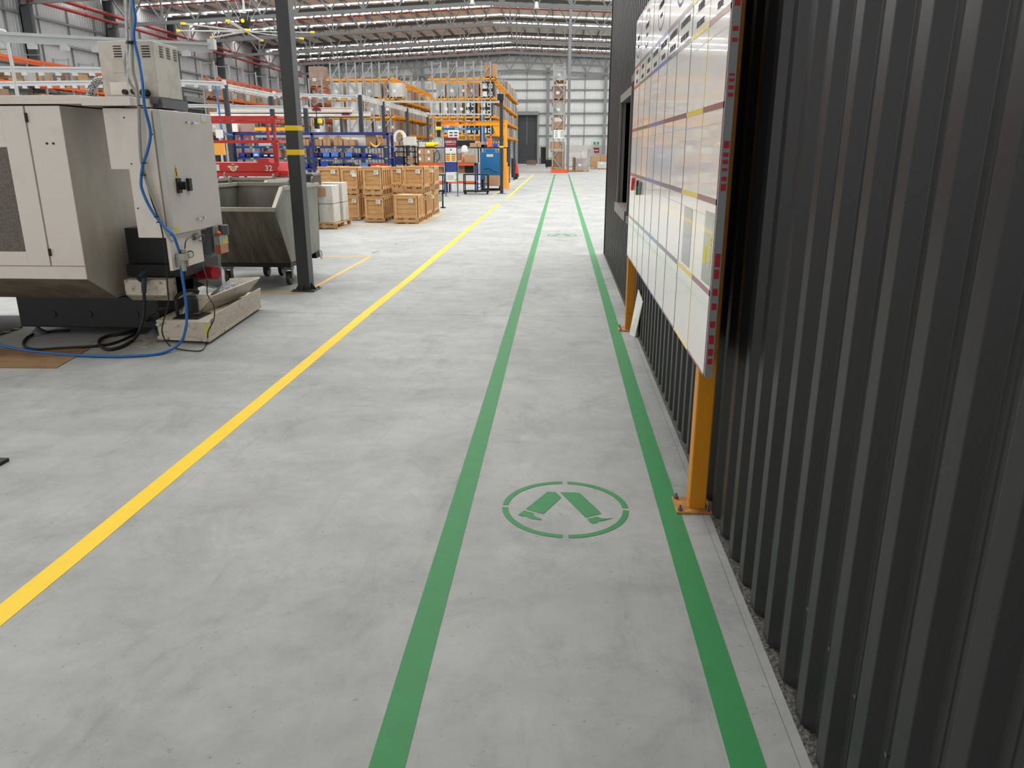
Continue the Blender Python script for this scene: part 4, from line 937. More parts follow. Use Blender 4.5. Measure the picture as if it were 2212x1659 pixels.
# bins, cartons on the shelves : px ranges, height, shelf index, material
def box_on(px0, px1, h, z, Y, dep, m, name, label, cat, grp, open_=False, bev=.01):
    x0, x1 = at(px0, 330, Y=Y).x, at(px1, 330, Y=Y).x
    if open_:
        w = .015; mb = MB().box(x0, x1, Y, Y + w, z, z + h).box(x0, x1, Y + dep - w, Y + dep, z, z + h).box(x0, x0 + w, Y, Y + dep, z, z + h).box(x1 - w, x1, Y, Y + dep, z, z + h).box(x0, x1, Y, Y + dep, z, z + w).box(x0 - .008, x1 + .008, Y - .008, Y, z + h - .03, z + h)
        o = mb.build(name, m)
    else:
        o = MB().box(x0, x1, Y, Y + dep, z, z + h).build(name, m, bevel=bev)
    tag(o, label, cat, grp); return o, x0, x1
G = 'plastic bins on the blue shelving'
runs = [(1, [(516, 529, .13, 'bin_blue'), (530, 542, .13, 'bin_dark'), (545, 561, .16, 'bin_lightblue'), (567, 580, .12, 'bin_dark'), (583, 590, .1, 'bin_blue'), (676, 687, .14, 'bin_dark'), (688, 695, .12, 'bin_dark'), (696, 712, .16, 'bin_lightblue'), (714, 731, .16, 'bin_lightblue'), (744, 761, .16, 'bin_lightblue'), (766, 777, .12, 'bin_dark'), (780, 792, .12, 'bin_blue'), (795, 802, .1, 'bin_dark'), (804, 812, .1, 'bin_blue')]),
        (2, [(515, 533, .16, 'bin_dark'), (535, 556, .15, 'bin_dark'), (654, 664, .14, 'bin_blue'), (666, 675, .12, 'bin_dark'), (690, 709, .19, 'bin_blue'), (712, 724, .12, 'bin_dark'), (726, 740, .13, 'bin_dark'), (742, 757, .15, 'bin_dark'), (778, 795, .15, 'bin_lightblue'), (797, 833, .13, 'lift_red')])]
SN = {1: 'middle', 2: 'lower'}
for si, rows in runs:
    cnt = {}
    for a, b_, h, m_ in rows:
        cname = {'bin_blue': 'bright blue', 'bin_dark': 'navy blue', 'bin_lightblue': 'light blue', 'lift_red': 'red'}[m_]
        cnt[cname] = cnt.get(cname, 0) + 1; tot = sum(1 for r in rows if r[3] == m_)
        side = '' if tot == 1 else ORD[cnt[cname] - 1] + ' ' + cname + ' one from the left'
        o, x0_, x1_ = box_on(a, b_, h, zs_[si], YS + .03, .4, m_, 'plastic_bin', (cname + ' bin on the ' + SN[si] + ' blue shelf' + (', ' + side if side else '')), 'plastic bin', G, True)
        MB().box((x0_ + x1_) / 2 - .05, (x0_ + x1_) / 2 + .05, YS + .02, YS + .025, zs_[si] + h * .3, zs_[si] + h * .6).build('card_label', 'paper' if (a % 2) else m_, o)
G2 = 'cartons on the blue shelving'
cl = [(655, 669, .19), (673, 681, .17), (682, 697, .2), (699, 715, .22), (722, 741, .21), (743, 767, .18), (791, 813, .36), (816, 834, .2)]
for k, (a, b_, h) in enumerate(cl):
    o, x0_, x1_ = box_on(a, b_, h, zs_[0], YS + .05, .4, 'carton' if k != 6 else 'carton2', 'carton', 'brown carton on the top shelf of the blue shelving, %s from the left' % ORD[k], 'carton', G2)
    if k in (3, 4): MB().add([(x0_, YS + .05, zs_[0] + h), (x1_, YS + .05, zs_[0] + h), ((x0_ + x1_) / 2, YS + .1, zs_[0] + h + .09)], [(0, 1, 2)]).build('flap', 'carton', o, fix=False)
    MB().box((x0_ + x1_) / 2 - .015, (x0_ + x1_) / 2 + .015, YS + .046, YS + .05, zs_[0], zs_[0] + h).build('tape', 'carton2', o)
for k, (a, b_, h) in enumerate([(690, 717, .3), (720, 738, .33), (739, 758, .33), (760, 790, .3), (560, 585, .12), (590, 600, .1)]):
    o, *_ = box_on(a, b_, h, zs_[0], YS + .47, .1, 'white', 'white_board', 'white panel standing at the back of the top shelf, %s from the left' % ORD[(k + 2) % 6], 'panel', 'white panels on the top shelf')
for k, (a, b_, h, m_) in enumerate([(513, 530, .12, 'carton'), (590, 607, .22, 'carton'), (640, 650, .22, 'carton'), (735, 743, .14, 'carton2')]):
    box_on(a, b_, h, zs_[1], YS + .08, .35, m_, 'carton', 'brown carton on the middle shelf of the blue shelving, %s from the left' % ORD[k], 'carton', G2)
for k, (a, b_, h, m_) in enumerate([(513, 523, .14, 'carton2'), (610, 625, .2, 'carton'), (641, 651, .2, 'carton'), (759, 776, .09, 'paper')]):
    box_on(a, b_, h, zs_[2], YS + .45 if k == 3 else YS + .08, .12 if k == 3 else .35, m_, 'carton', ('brown' if k < 3 else 'white') + ' carton on the lower shelf of the blue shelving, %s from the left' % ORD[k], 'carton', G2)
q = at(650, 329, Y=YS + .1); tag(MB().tube([q + Vector((math.cos(a) * .1, 0, math.sin(a) * .13)) for a in [PI * k / 10 for k in range(11)]], .02, 8, 0).build('metal_hoop', 'galv'), 'grey metal hoop on the middle shelf behind the black post', 'hoop')
q = at(812, 310, Y=YS - .05)
for k in range(4):
    P_ = [q + Vector((-.16 + .32 * t / 8, -.02 * k, .04 - (.1 + .015 * k) * math.sin(PI * t / 8))) for t in range(9)]
    if k == 0: mb = MB()
    mb.tube(P_, .008, 6, 0)
tag(mb.build('rope_coil', 'yellow_tape'), 'yellow rope looped over the edge of the top blue shelf', 'rope')
q = at(797, 317, Y=YS); 
# ---- things right of the blue shelving
def simple(px0, px1, pt, pb, Y, dep, m, name, label, cat, grp=None, bev=.01, par=None):
    a, b_ = at(px0, pb, Y=Y), at(px1, pt, Y=Y)
    o = MB().box(a.x, b_.x, Y, Y + dep, a.z, b_.z).build(name, m, par, bevel=bev)
    if par is None: tag(o, label, cat, grp)
    return o
Yb = 28.
bs_ = thing('black_shelving', (at(860, 340, Y=Yb).x, Yb, 0), 'low black shelving unit between the blue shelving and the stacked cartons', 'shelving')
xa, xb = at(845, 340, Y=Yb).x, at(898, 340, Y=Yb).x
for x in (xa, (xa + xb) / 2, xb - .04):
    for y in (Yb, Yb + .55): MB().box(x, x + .04, y, y + .04, 0, at(870, 316, Y=Yb).z).build('upright', 'black', bs_)
for py in (316, 327, 338, 352, 366): z = at(870, py, Y=Yb).z; MB().box(xa, xb, Yb, Yb + .6, z - .04, z).build('shelf', 'black', bs_)
ro = MB(); q = at(863, 299, Y=Yb + .1); rl = thing('hose_reel', (q.x, Yb + .2, at(863, 316, Y=Yb).z), 'grey and white reel standing on top of the black shelving', 'reel')
mb = MB(); n = 28
for k in range(n):
    a = 2 * PI * k / n; b2 = 2 * PI * (k + 1) / n
    mb.bar(q + Vector((math.cos(a) * .17, .1, math.sin(a) * .24)), q + Vector((math.cos(b2) * .17, .1, math.sin(b2) * .24)), .09, .2, up=(0, 1, 0))
mb.build('rim', 'white', rl); MB().cyl(q + Vector((0, -.02, 0)), q + Vector((0, .25, 0)), .07, n=16).bar(q, q + Vector((-.1, 0, -.3)), .03).bar(q, q + Vector((.1, 0, -.3)), .03).build('hub', 'steel_mid', rl)
simple(871, 894, 295, 314, Yb, .5, 'carton_white', 'white_box', 'white plastic-wrapped box on top of the black shelving', 'box')
simple(848, 861, 306, 315, Yb, .4, 'carton', 'carton', 'brown carton on the black shelving left of the white-rimmed reel', 'carton')
simple(864, 870, 307, 315, Yb, .4, 'carton2', 'carton', 'small brown carton between the reel and the white box', 'carton')
simple(841, 870, 340, 356, Yb - .1, .5, 'bin_dark', 'plastic_tub', 'navy tub on the black shelving right of the blue shelving', 'tub')
simple(880, 891, 337, 345, Yb - .1, .4, 'carton2', 'carton', 'upper small carton on the right side of the black shelving', 'carton')
simple(880, 891, 346, 355, Yb - .1, .4, 'carton2', 'carton', 'lower small carton on the right side of the black shelving', 'carton')
tag(MB().tube([at(845, 294, Y=Yb - .1), at(847, 304, Y=Yb - .1), at(852, 318, Y=Yb - .1), at(853, 326, Y=Yb - .1), at(848, 327, Y=Yb - .1)], .02, 8).build('air_hose', 'grey_hose'), 'grey hose hanging at the right end of the blue shelving', 'hose')
# workbench with orange beam
Yk = 32.
wb = thing('workbench', (at(960, 355, Y=Yk).x, Yk + .4, 0), 'long workbench with an orange beam behind the red sign stand', 'workbench')
xa, xb = at(898, 352, Y=Yk).x, at(1028, 352, Y=Yk).x; zt = at(960, 351, Y=Yk).z; zb = at(960, 358, Y=Yk).z
MB().box(xa, xb, Yk, Yk + .06, zb, zt - .02).build('front_beam', 'rack_orange', wb); MB().box(xa, xb, Yk - .01, Yk + .8, zt - .02, zt).build('worktop', 'carton2', wb)
for x in (xa, (xa + xb) / 2, xb - .06):
    for y in (Yk, Yk + .74): MB().box(x, x + .06, y, y + .06, 0, zt - .02).build('leg', 'shelf_blue', wb)
z3 = at(960, 392, Y=Yk).z; MB().box(xa, xb, Yk, Yk + .05, z3 - .08, z3).box(xa, xb, Yk + .05, Yk + .8, z3 - .03, z3).build('lower_shelf', 'rack_orange', wb)
zs3 = at(960, 318, Y=Yk).z
for x in (at(935, 318, Y=Yk).x, at(1028, 318, Y=Yk).x, xb + 1.2): MB().box(x, x + .04, Yk + .7, Yk + .75, zt, zs3).build('rear_post', 'black', wb)
MB().box(xa, xb + 1.3, Yk + .5, Yk + .8, zs3 - .04, zs3).build('upper_shelf', 'black', wb)
for k, (a, b_, t_, bt) in enumerate([(897, 915, 321, 335), (916, 935, 321, 335), (898, 916, 336, 351), (917, 936, 336, 351)]):
    o = simple(a, b_, t_, bt, Yk + .1, .4, 'carton', 'carton', 'square brown carton with a white label, %s of four on the bench' % ['top left', 'top right', 'bottom left', 'bottom right'][k], 'carton', 'four labelled cartons on the bench')
    c_ = at((a + b_) / 2, (t_ + bt) / 2, Y=Yk + .09); MB().box(c_.x - .045, c_.x + .045, Yk + .09, Yk + .1, c_.z - .05, c_.z + .05).build('label', 'paper', o)
simple(942, 960, 322, 349, Yk + .1, .4, 'clear_grey', 'equipment_box', 'grey equipment case on the bench left of the sign stand', 'equipment')
tag(MB().tube([at(938, 348, Y=Yk), at(939, 334, Y=Yk), at(945, 325, Y=Yk), at(950, 340, Y=Yk), at(944, 348, Y=Yk)], .015, 8).build('cable', 'black'), 'black cable curling in front of the grey case on the bench', 'cable')
simple(1003, 1026, 334, 350, Yk + .1, .4, 'carton', 'carton', 'wide brown carton on the bench right of the sign stand', 'carton')
simple(988, 995, 330, 346, Yk + .15, .3, 'carton2', 'carton', 'narrow brown carton on the bench touching the sign stand', 'carton')
q = at(999, 348, Y=Yk + .1); tag(MB().lathe([(.06, 0), (.07, .1), (.05, .2), (.03, .24), (.0, .25)], (q.x, Yk + .2, zt), 14).build('orange_canister', 'orange'), 'orange canister on the bench beside the wide carton', 'canister')
tag(MB().lathe([(.09, 0), (.14, .1), (.12, .28), (.06, .34), (0, .35)], (at(1001, 330, Y=Yk).x, Yk + .4, zs3 - .62 + .35), 14).build('white_dome', 'white'), 'white rounded dome cover on the bench above the orange canister', 'cover')
for k, (a, b_, m_, nm) in enumerate([(920, 938, 'yellow_paint', 'yellow_pump'), (1015, 1030, 'carton', 'carton'), (1031, 1046, 'carton', 'carton'), (1053, 1062, 'orange', 'orange_box'), (1065, 1075, 'bin_blue', 'plastic_bin'), (1039, 1051, 'bin_dark', 'plastic_bin')]):
    pt = [307, 309, 307, 299, 311, 312][k]
    labs = ['yellow pump unit on the upper shelf left of the red sign', 'left one of two brown cartons above the bench right of the sign', 'right one of two brown cartons above the bench right of the sign', 'orange box on the shelf above the blue machine', 'bright blue bin on the shelf near the yellow jib post', 'navy bin on the shelf left of the orange box']
    if nm == 'yellow_pump':
        a0, b0 = at(a, 318, Y=Yk + .5), at(b_, pt, Y=Yk + .5); tag(MB().cyl((a0.x, Yk + .6, zs3 + .1), (b0.x, Yk + .6, zs3 + .1), .1, n=16).cyl((b0.x, Yk + .6, zs3 + .12), (b0.x + .15, Yk + .6, zs3 + .14), .06, n=12).build('yellow_pump', m_), labs[k], 'pump')
    else: simple(a, b_, pt, 318, Yk + .5, .3, m_, nm, labs[k], 'carton' if nm == 'carton' else 'bin' if 'bin' in nm else 'box')
simple(987, 1026, 303, 317, Yk + .78, .03, 'black', 'black_screen', 'black panel standing behind the bench right of the red sign', 'panel')
simple(905, 918, 307, 318, Yk + .5, .2, 'galv', 'tool_tray', 'grey tool tray on the upper shelf left of the yellow pump', 'tray')
wbd = simple(968, 991, 281, 298, 33.2, .03, 'paper', 'whiteboard', 'small whiteboard with writing standing above and behind the red sign', 'whiteboard')
q0 = at(972, 298, Y=33.22); q1 = at(987, 298, Y=33.22)
for q in (q0, q1): MB().box(q.x - .02, q.x + .02, 33.22, 33.26, 0, q0.z + .05).build('support_leg', 'galv', wbd)
for k in range(4):
    q = at(971 + (k % 2) * 10, 285 + (k // 2) * 6, Y=33.19); MB().box(q.x, q.x + .13, 33.19, 33.2, q.z - .05, q.z).build('writing', 'ink_grey', wbd)
# cartons under bench
for k, (a, b_) in enumerate([(942, 956), (990, 1004), (1006, 1022)]):
    simple(a, b_, 361 if k == 0 else 357, 374, Yk + .2, .4, ['carton', 'carton2', 'black'][k], 'carton' if k < 2 else 'crate_bin', ['brown carton with a white label on the shelf under the bench, left of the sign', 'dark brown carton under the bench right of the sign', 'black bin under the right end of the bench'][k], 'carton' if k < 2 else 'bin')
# black trolleys / barrier frames in front
def frame_cart(px0, px1, pt, pb, Y, label, name='trolley'):
    a, b_ = at(px0, pb, Y=Y), at(px1, pt, Y=Y); t = thing(name, ((a.x + b_.x) / 2, Y + .2, 0), label, 'trolley'); z1 = b_.z
    for x in (a.x, b_.x - .04):
        for y in (Y, Y + .45): MB().box(x, x + .04, y, y + .04, .06, z1 - .04).build('upright', 'black', t)
    MB().box(a.x, b_.x, Y, Y + .5, z1 - .04, z1).build('top_deck', 'black', t); MB().box(a.x, b_.x, Y, Y + .5, .1, .15).build('lower_deck', 'black', t); MB().box(a.x, b_.x, Y, Y + .03, z1 * .5, z1 * .5 + .03).build('rail', 'black', t)
    for x in (a.x + .05, b_.x - .05):
        for y in (Y + .05, Y + .45): MB().cyl((x - .02, y, .045), (x + .02, y, .045), .045, n=12).build('castor', 'black_rubber', t)
frame_cart(941, 957, 377, 412, 30.8, 'black trolley left of the red sign stand')
frame_cart(1001, 1054, 376, 413, 30.8, 'long black trolley in front of the bench right of the sign stand')
o = simple(1048, 1078, 380, 402, 33.5, .5, 'carton', 'carton', 'brown carton rolls under the blue machine', 'carton')
# red GRIFCO sign
Yg = 29.5
sg = thing('sign_stand', (at(973, 360, Y=Yg).x, Yg, 0), 'tall red and blue GRIFCO sign stand with posters on blue legs', 'sign stand')
def SG(px, py): return at(px, py, Y=Yg)
xa, xb = (SG(960, 297).x + SG(962.5, 395).x) / 2, (SG(987, 297).x + SG(988, 395).x) / 2
zz = [SG(973, y).z for y in (297, 319, 331, 350, 372, 393.5)]
for i, (m_, nm) in enumerate((('grifco_red', 'header_panel'), ('white', 'logo_panel'), ('white', 'notice_panel'), ('sign_blue', 'blue_panel'), ('white', 'poster_panel'))):
    o = MB().box(xa, xb, Yg, Yg + .02, zz[i + 1] + .01, zz[i]).build(nm, m_, sg)
    zc = (zz[i] + zz[i + 1]) / 2
    if i == 0: text('GRIFCO', .115, 'white', o, ((xa + xb) / 2, Yg - .002, zc + .02), R_FRONT); MB().box(xa + .05, xb - .05, Yg - .002, Yg, zc - .07, zc - .06).build('underline', 'white', o)
    if i == 1: MB().box((xa + xb) / 2 - .03, (xa + xb) / 2 + .03, Yg - .002, Yg, zc + .0, zc + .05).build('logo', 'sign_blue', o)
    if i == 2:
        mb = MB()
        for cx_ in (xa + .03, (xa + xb) / 2 + .01):
            mb.box(cx_, cx_ + .17, Yg - .002, Yg, zz[i + 1] + .03, zz[i] - .05)
        pz_ = mb.build('notice', 'sign_orange', o); mb = MB()
        for cx_ in (xa + .03, (xa + xb) / 2 + .01):
            mb.box(cx_, cx_ + .17, Yg - .003, Yg, zz[i] - .05, zz[i] - .02)
            for k in range(3): mb.box(cx_ + .02, cx_ + .14, Yg - .0035, Yg - .002, zz[i + 1] + .06 + k * .06, zz[i + 1] + .075 + k * .06)
        mb.build('notice_print', 'ink_grey', o)
    if i == 4:
        MB().add([(xb - .1, Yg - .002, zz[5] + .03), (xb - .01, Yg - .002, zz[5] + .03), (xb - .01, Yg - .002, zz[4] - .03), (xb - .08, Yg - .002, zz[4] - .03), (xb - .04, Yg - .002, zc)], [(0, 1, 2, 3, 4)]).build('lime_swoosh', 'lime', o, fix=False)
        mb = MB()
        for k in range(4): mb.box(xa + .08, xb - .14, Yg - .002, Yg, zc - .08 + k * .045, zc - .07 + k * .045)
        mb.build('print_lines', 'ink_grey', o)
for x in (xa - .01, xb - .02): MB().box(x, x + .03, Yg + .0, Yg + .03, 0.01, zz[0]).build('leg', 'grifco_red' if x < -10 else 'sign_blue', sg); MB().box(x - .08, x + .11, Yg - .05, Yg + .08, 0, .01).build('foot', 'steel_grey', sg)

# blue machine and yellow jib
Ym = 34.
bm_ = thing('blue_machine', (at(1060, 380, Y=Ym).x, Ym + .4, 0), 'blue sheet-metal machine housing beside the yellow jib post', 'machine')
a, b_ = at(1038, 398, Y=Ym), at(1083, 329, Y=Ym)
fc = MB().prism([(a.x, .6), (a.x + .05, .45), (b_.x - .1, .42), (b_.x, .5), (b_.x, b_.z), (a.x, b_.z)], 'y', Ym, Ym + .6).build('housing', 'blue_machine', bm_, bevel=.01)
q0, q1 = at(1048, 329, Y=Ym), at(1069, 322, Y=Ym); MB().box(q0.x, q1.x, Ym + .1, Ym + .4, q0.z, q1.z).build('top_box', 'blue_machine', bm_)
q0, q1 = at(1052, 322, Y=Ym), at(1065, 313, Y=Ym); MB().box(q0.x, q1.x, Ym + .12, Ym + .38, q0.z, q1.z).build('control_box', 'steel_mid', bm_)
q = at(1058, 336, Y=Ym - .01); MB().box(q.x - .14, q.x + .14, Ym - .006, Ym, q.z - .055, q.z + .055).build('name_plate', 'carton_white', fc)
MB().box(a.x, b_.x, Ym + .05, Ym + .5, 0, .08).box(a.x + .05, a.x + .12, Ym + .1, Ym + .5, .08, .6).box(b_.x - .12, b_.x - .05, Ym + .1, Ym + .5, .08, .6).build('stand', 'black', bm_)
MB().tube([at(1045, 366, Y=Ym - .02), at(1051, 364, Y=Ym - .02), at(1058, 364, Y=Ym - .02), at(1062, 368, Y=Ym - .02), at(1076, 373, Y=Ym - .02)], .01, 6).build('cable', 'black', bm_)
Yj = 36.
jb = thing('jib_crane', (at(1092, 397, Z=0).x, Yj, 0), 'yellow jib crane with a long arm lettered along its side', 'jib crane')
xj = at(1092, 330, Y=Yj).x; zj = at(1092, 260, Y=Yj).z
MB().cyl((xj, Yj, 0.02), (xj, Yj, zj), .085, n=20).box(xj - .2, xj + .2, Yj - .2, Yj + .2, 0, .02).build('column', 'jib_yellow', jb)
q0, q1 = at(940, 269, Y=Yj), at(1090, 261, Y=Yj)
ar = MB().box(q0.x, xj, Yj - .05, Yj - .04, q1.z - .2, q1.z).box(q0.x, xj, Yj - .1, Yj + .05, q1.z - .02, q1.z).box(q0.x, xj, Yj - .1, Yj + .05, q1.z - .2, q1.z - .18).build('arm', 'jib_yellow', jb)
text('SpanFlinn', .17, 'rack_orange', ar, (at(968, 265, Y=Yj).x, Yj - .052, q1.z - .1), R_FRONT); text('MHC 125KG', .14, 'ink', ar, (at(1010, 265, Y=Yj).x, Yj - .052, q1.z - .1), R_FRONT)
q2, q3 = at(1064, 268, Y=Yj), at(1075, 293, Y=Yj); MB().prism([(q2.x, q1.z - .2), (xj, q1.z - .2), (xj, q3.z), (q3.x - .05, q3.z)], 'y', Yj - .07, Yj + .02).build('knee_brace', 'jib_yellow', jb)
MB().box(at(1096, 360, Y=Yj).x, at(1099, 360, Y=Yj).x, Yj + .2, Yj + .26, 0, at(1096, 356, Y=Yj).z).box(at(1087, 360, Y=Yj).x, at(1099, 360, Y=Yj).x, Yj + .2, Yj + .26, at(1096, 359, Y=Yj).z, at(1096, 356, Y=Yj).z).build('guard_loop', 'jib_yellow', jb)
hq = at(948, 277, Y=Yj); ho = thing('chain_hoist', (hq.x, Yj, hq.z), 'yellow and black chain hoist hanging from the left end of the yellow jib', 'hoist')
MB().box(hq.x - .13, hq.x + .13, Yj - .15, Yj, hq.z - .08, hq.z + .07).build('hoist_body', 'yellow_paint', ho, bevel=.02); MB().box(hq.x - .07, hq.x + .08, Yj - .14, Yj - .02, hq.z - .38, hq.z - .08).box(hq.x - .09, hq.x + .1, Yj - .14, Yj, hq.z + .07, hq.z + .26).build('chain_bag', 'black', ho)
q0, q1 = at(953, 281, Y=Yj + .6), at(1036, 276, Y=Yj + .6)
bj = thing('jib_crane', (q1.x, Yj + .7, 0), 'slim blue jib crane with white lettering just behind the yellow one', 'jib crane')
ab = MB().box(q0.x, q1.x, Yj + .6, Yj + .64, q0.z, q1.z).build('arm', 'blue_machine', bj); text('BIKE  RAISER', .09, 'white', ab, ((q0.x + q1.x) / 2, Yj + .598, (q0.z + q1.z) / 2), R_FRONT)
MB().bar((q1.x + .04, Yj + .66, 0), (q1.x + .04, Yj + .66, at(1036, 248, Y=Yj + .6).z), .07).box(q1.x - .15, q1.x + .2, Yj + .5, Yj + .8, 0, .02).build('column', 'shelf_blue', bj)
MB().bar((q1.x + .2, Yj + .66, 0), (q1.x + .2, Yj + .66, at(1036, 248, Y=Yj + .6).z), .07).build('column', 'blue_machine', bj)
# dark navy posts at the rack foot + gas bottles
for k, (px, pb, pt, Y) in enumerate([(1099.5, 395, 304, 40.), (1110.5, 389, 304, 44.)]):
    q = at(px, pb, Z=0); tag(MB().box(q.x - .05, q.x + .05, q.y, q.y + .08, 0, at(px, pt, Y=q.y).z).build('guard_post', 'navy'), ['nearer', 'farther'][k] + ' navy steel post to the right of the yellow jib column', 'post', 'navy posts')
t = thing('reach_truck', (at(1112, 381, Z=0).x, 50, 0), 'red and black reach truck standing behind the navy posts', 'forklift'); q = at(1106, 383, Y=48.); q1 = at(1119, 383, Y=48.)
MB().box(q.x, q1.x, 48, 49.2, .08, .3).build('chassis', 'black', t, bevel=.05); MB().prism([(q.x + .2, .32), (q1.x, .32), (q1.x - .02, .6), (q1.x - .1, .95), (q.x + .22, .95)], 'y', 47.95, 49.).build('body', 'lift_red', t)
MB().box(q.x - .05, q.x + .18, 48.1, 49, .1, 1.2).build('mast', 'black', t); MB().cyl((q.x + .1, 48.1, .12), (q.x + .25, 48.1, .12), .12).cyl((q1.x - .2, 48.1, .12), (q1.x - .05, 48.1, .12), .12).build('wheel', 'black_rubber', t)
# =============== pallet racking ===============
def frame_part(parent, x0, x1, y, z1, m='rack_grey', side=True):
    mb = MB()
    for x in (x0, x1 - .09): mb.box(x, x + .09, y, y + .07, 0, z1)
    z = .2; k = 0
    while z < z1 - .9:
        mb.bar((x0 + .05 if k % 2 else x1 - .05, y + .035, z), (x1 - .05 if k % 2 else x0 + .05, y + .035, z + .95), .062); z += .95; k += 1
    mb.bar((x0, y + .035, z1 - .12), (x1, y + .035, z1 - .12), .035)
    return mb.build('upright_frame', m, parent)
def load(x0, x1, y0, y1, z0, z1, m, label, grp, pal=True):
    t = thing('pallet_load', ((x0 + x1) / 2, (y0 + y1) / 2, z0), label, 'pallet load', grp)
    if pal: MB().box(x0, x1, y0, y1, z0, z0 + .02).box(x0, x1, y0, y1, z0 + .1, z0 + .13).box(x0, x0 + .1, y0, y1, z0 + .02, z0 + .1).box(x1 - .1, x1, y0, y1, z0 + .02, z0 + .1).box((x0 + x1) / 2 - .05, (x0 + x1) / 2 + .05, y0, y1, z0 + .02, z0 + .1).build('pallet', 'pine2', t)
    g = MB(); zb = z0 + (.13 if pal else 0)
    if m in ('carton', 'carton2', 'wrap_brown') and random.random() < .7:
        nx, nz = 3, 4; sx, sz = (x1 - x0 - .04) / nx, (z1 - zb) / nz
        for i in range(nx):
            for k in range(nz): g.box(x0 + .02 + i * sx + .006, x0 + .02 + (i + 1) * sx - .006, y0 + .01, y1 - .01, zb + k * sz + .004, zb + (k + 1) * sz - .004)
        g.box(x0 + .04, x1 - .04, y0 + .03, y1 - .03, zb, z1 - .01)
    else: g.box(x0 + .02, x1 - .02, y0 + .01, y1 - .01, zb, z1)
    o = g.build('load', m, t, bevel=0)
    if m in ('wrap', 'wrap_white', 'wrap_brown'):
        MB().box(x0 + .3, x0 + .55, y0, y0 + .01, zb + .3, zb + .5).build('label', 'paper', t)
    return t
Y0R = 61.0
MN = {'wrap': 'grey wrapped load', 'wrap_white': 'white wrapped load', 'wrap_brown': 'brown wrapped load', 'carton': 'tan carton load', 'carton2': 'brown carton load'}
LV = ['bottom', 'second', 'third', 'top']
def block(nm, frames, lv, ynum, pitch, label, right):
    x0, x1 = frames[0][0], frames[-1][1]
    r = thing('pallet_rack', ((x0 + x1) / 2, Y0R, 0), label, 'pallet rack', 'yellow-beamed rack blocks')
    for j in range(ynum + 1):
        y = Y0R + j * pitch
        for i, (a, b_) in enumerate(frames):
            if j == 0 or i == len(frames) - 1: frame_part(r, a, b_, y, 8.0)
        for z in lv:
            if j < 12:
                MB().box(x0 - .3, x1 + .25, y + .08, y + .13, z - .13, z).box(x0 - .3, x1 + .25, y + .55, y + .6, z - .11, z).build('beam', 'rack_yellow', r)
    for z in lv:
        mb = MB()
        for x in [x1 + .18] + [a - .1 for a, b_ in frames]: mb.box(x, x + .06, Y0R - .1, Y0R + ynum * pitch, z + .0, z + .1)
        mb.build('support_rail', 'rack_yellow', r)
        mb = MB(); y = Y0R
        while y < Y0R + ynum * pitch: mb.box(x1 - .3, x1 + .3, y, y + .08, z - .1, z); y += .95
        mb.build('cross_bars', 'rack_yellow', r)['kind'] = 'stuff'
    return r
def fr(pairs): return [(at(a, 160, Y=Y0R).x, at(b_, 160, Y=Y0R).x) for a, b_ in pairs]
FA = fr([(712, 734), (747, 769), (782.5, 804.7), (818, 841)])
FB = fr([(932, 953.5), (967, 988.5), (1003, 1024.6), (1039, 1060.6)])
lvA = [2.85, 4.15, 5.45, 6.85]
block('A', FA, lvA, 6, 3.1, 'left block of tall grey racking with yellow beams, full of pale wrapped loads', True)
block('B', FB, lvA, 11, 2.95, 'right block of tall grey racking with yellow beams, beside the roller door', True)
# front loads, read off the photograph: px0, px1, level index, height, material
mats_A = {3: [], 2: [(716, 742, 'wrap_white', 1.15), (748, 783, 'wrap_white', 1.15), (788, 825, 'wrap', 1.1), (828, 838, 'wrap_brown', 1.1), (840, 871, 'wrap_white', 1.1)],
          1: [(716, 742, 'wrap_white', 1.1), (746, 783, 'wrap_white', 1.1), (792, 820, 'wrap', 1.2), (824, 850, 'wrap_brown', 1.1)],
          0: [(715, 738, 'wrap_white', 1.1), (746, 770, 'wrap_white', 1.1), (775, 800, 'wrap', 1.1), (805, 828, 'wrap', 1.), (832, 852, 'wrap_brown', 1.)]}
for lv, rows in mats_A.items():
    for k, (a, b_, m_, h) in enumerate(rows):
        xa, xb = at(a, 230, Y=Y0R).x, at(b_, 230, Y=Y0R).x
        load(xa, xb, Y0R + .16, Y0R + 1.3, lvA[lv], lvA[lv] + h, m_, MN[m_] + ' in front row of left rack block, %s level, %s from left' % (LV[lv], ORD[k]), 'front loads of the left rack block')
mats_B = {3: [(1046, 1073, 'carton', 1.)], 2: [(942, 962, 'wrap', 1.05), (964, 987, 'wrap', 1.05), (990, 1000, 'wrap', 1.), (1008, 1035, 'wrap_brown', 1.05)],
          1: [(928, 949, 'wrap_white', 1.1), (951, 966, 'wrap_white', 1.1), (969, 982, 'wrap', 1.1), (984, 998, 'wrap', 1.05)],
          0: [(930, 952, 'wrap_brown', 1.), (955, 975, 'wrap', 1.), (978, 999, 'wrap', 1.05)]}
for lv, rows in mats_B.items():
    for k, (a, b_, m_, h) in enumerate(rows):
        xa, xb = at(a, 230, Y=Y0R).x, at(b_, 230, Y=Y0R).x
        lab = 'carton load on the top beams at the right front corner of the right rack block' if lv == 3 else MN[m_] + ' in front row of right rack block, %s level, %s from left' % (LV[lv], ORD[k])
        load(xa, xb, Y0R + .16, Y0R + 1.3, lvA[lv], lvA[lv] + h, m_, lab, 'front loads of the right rack block')
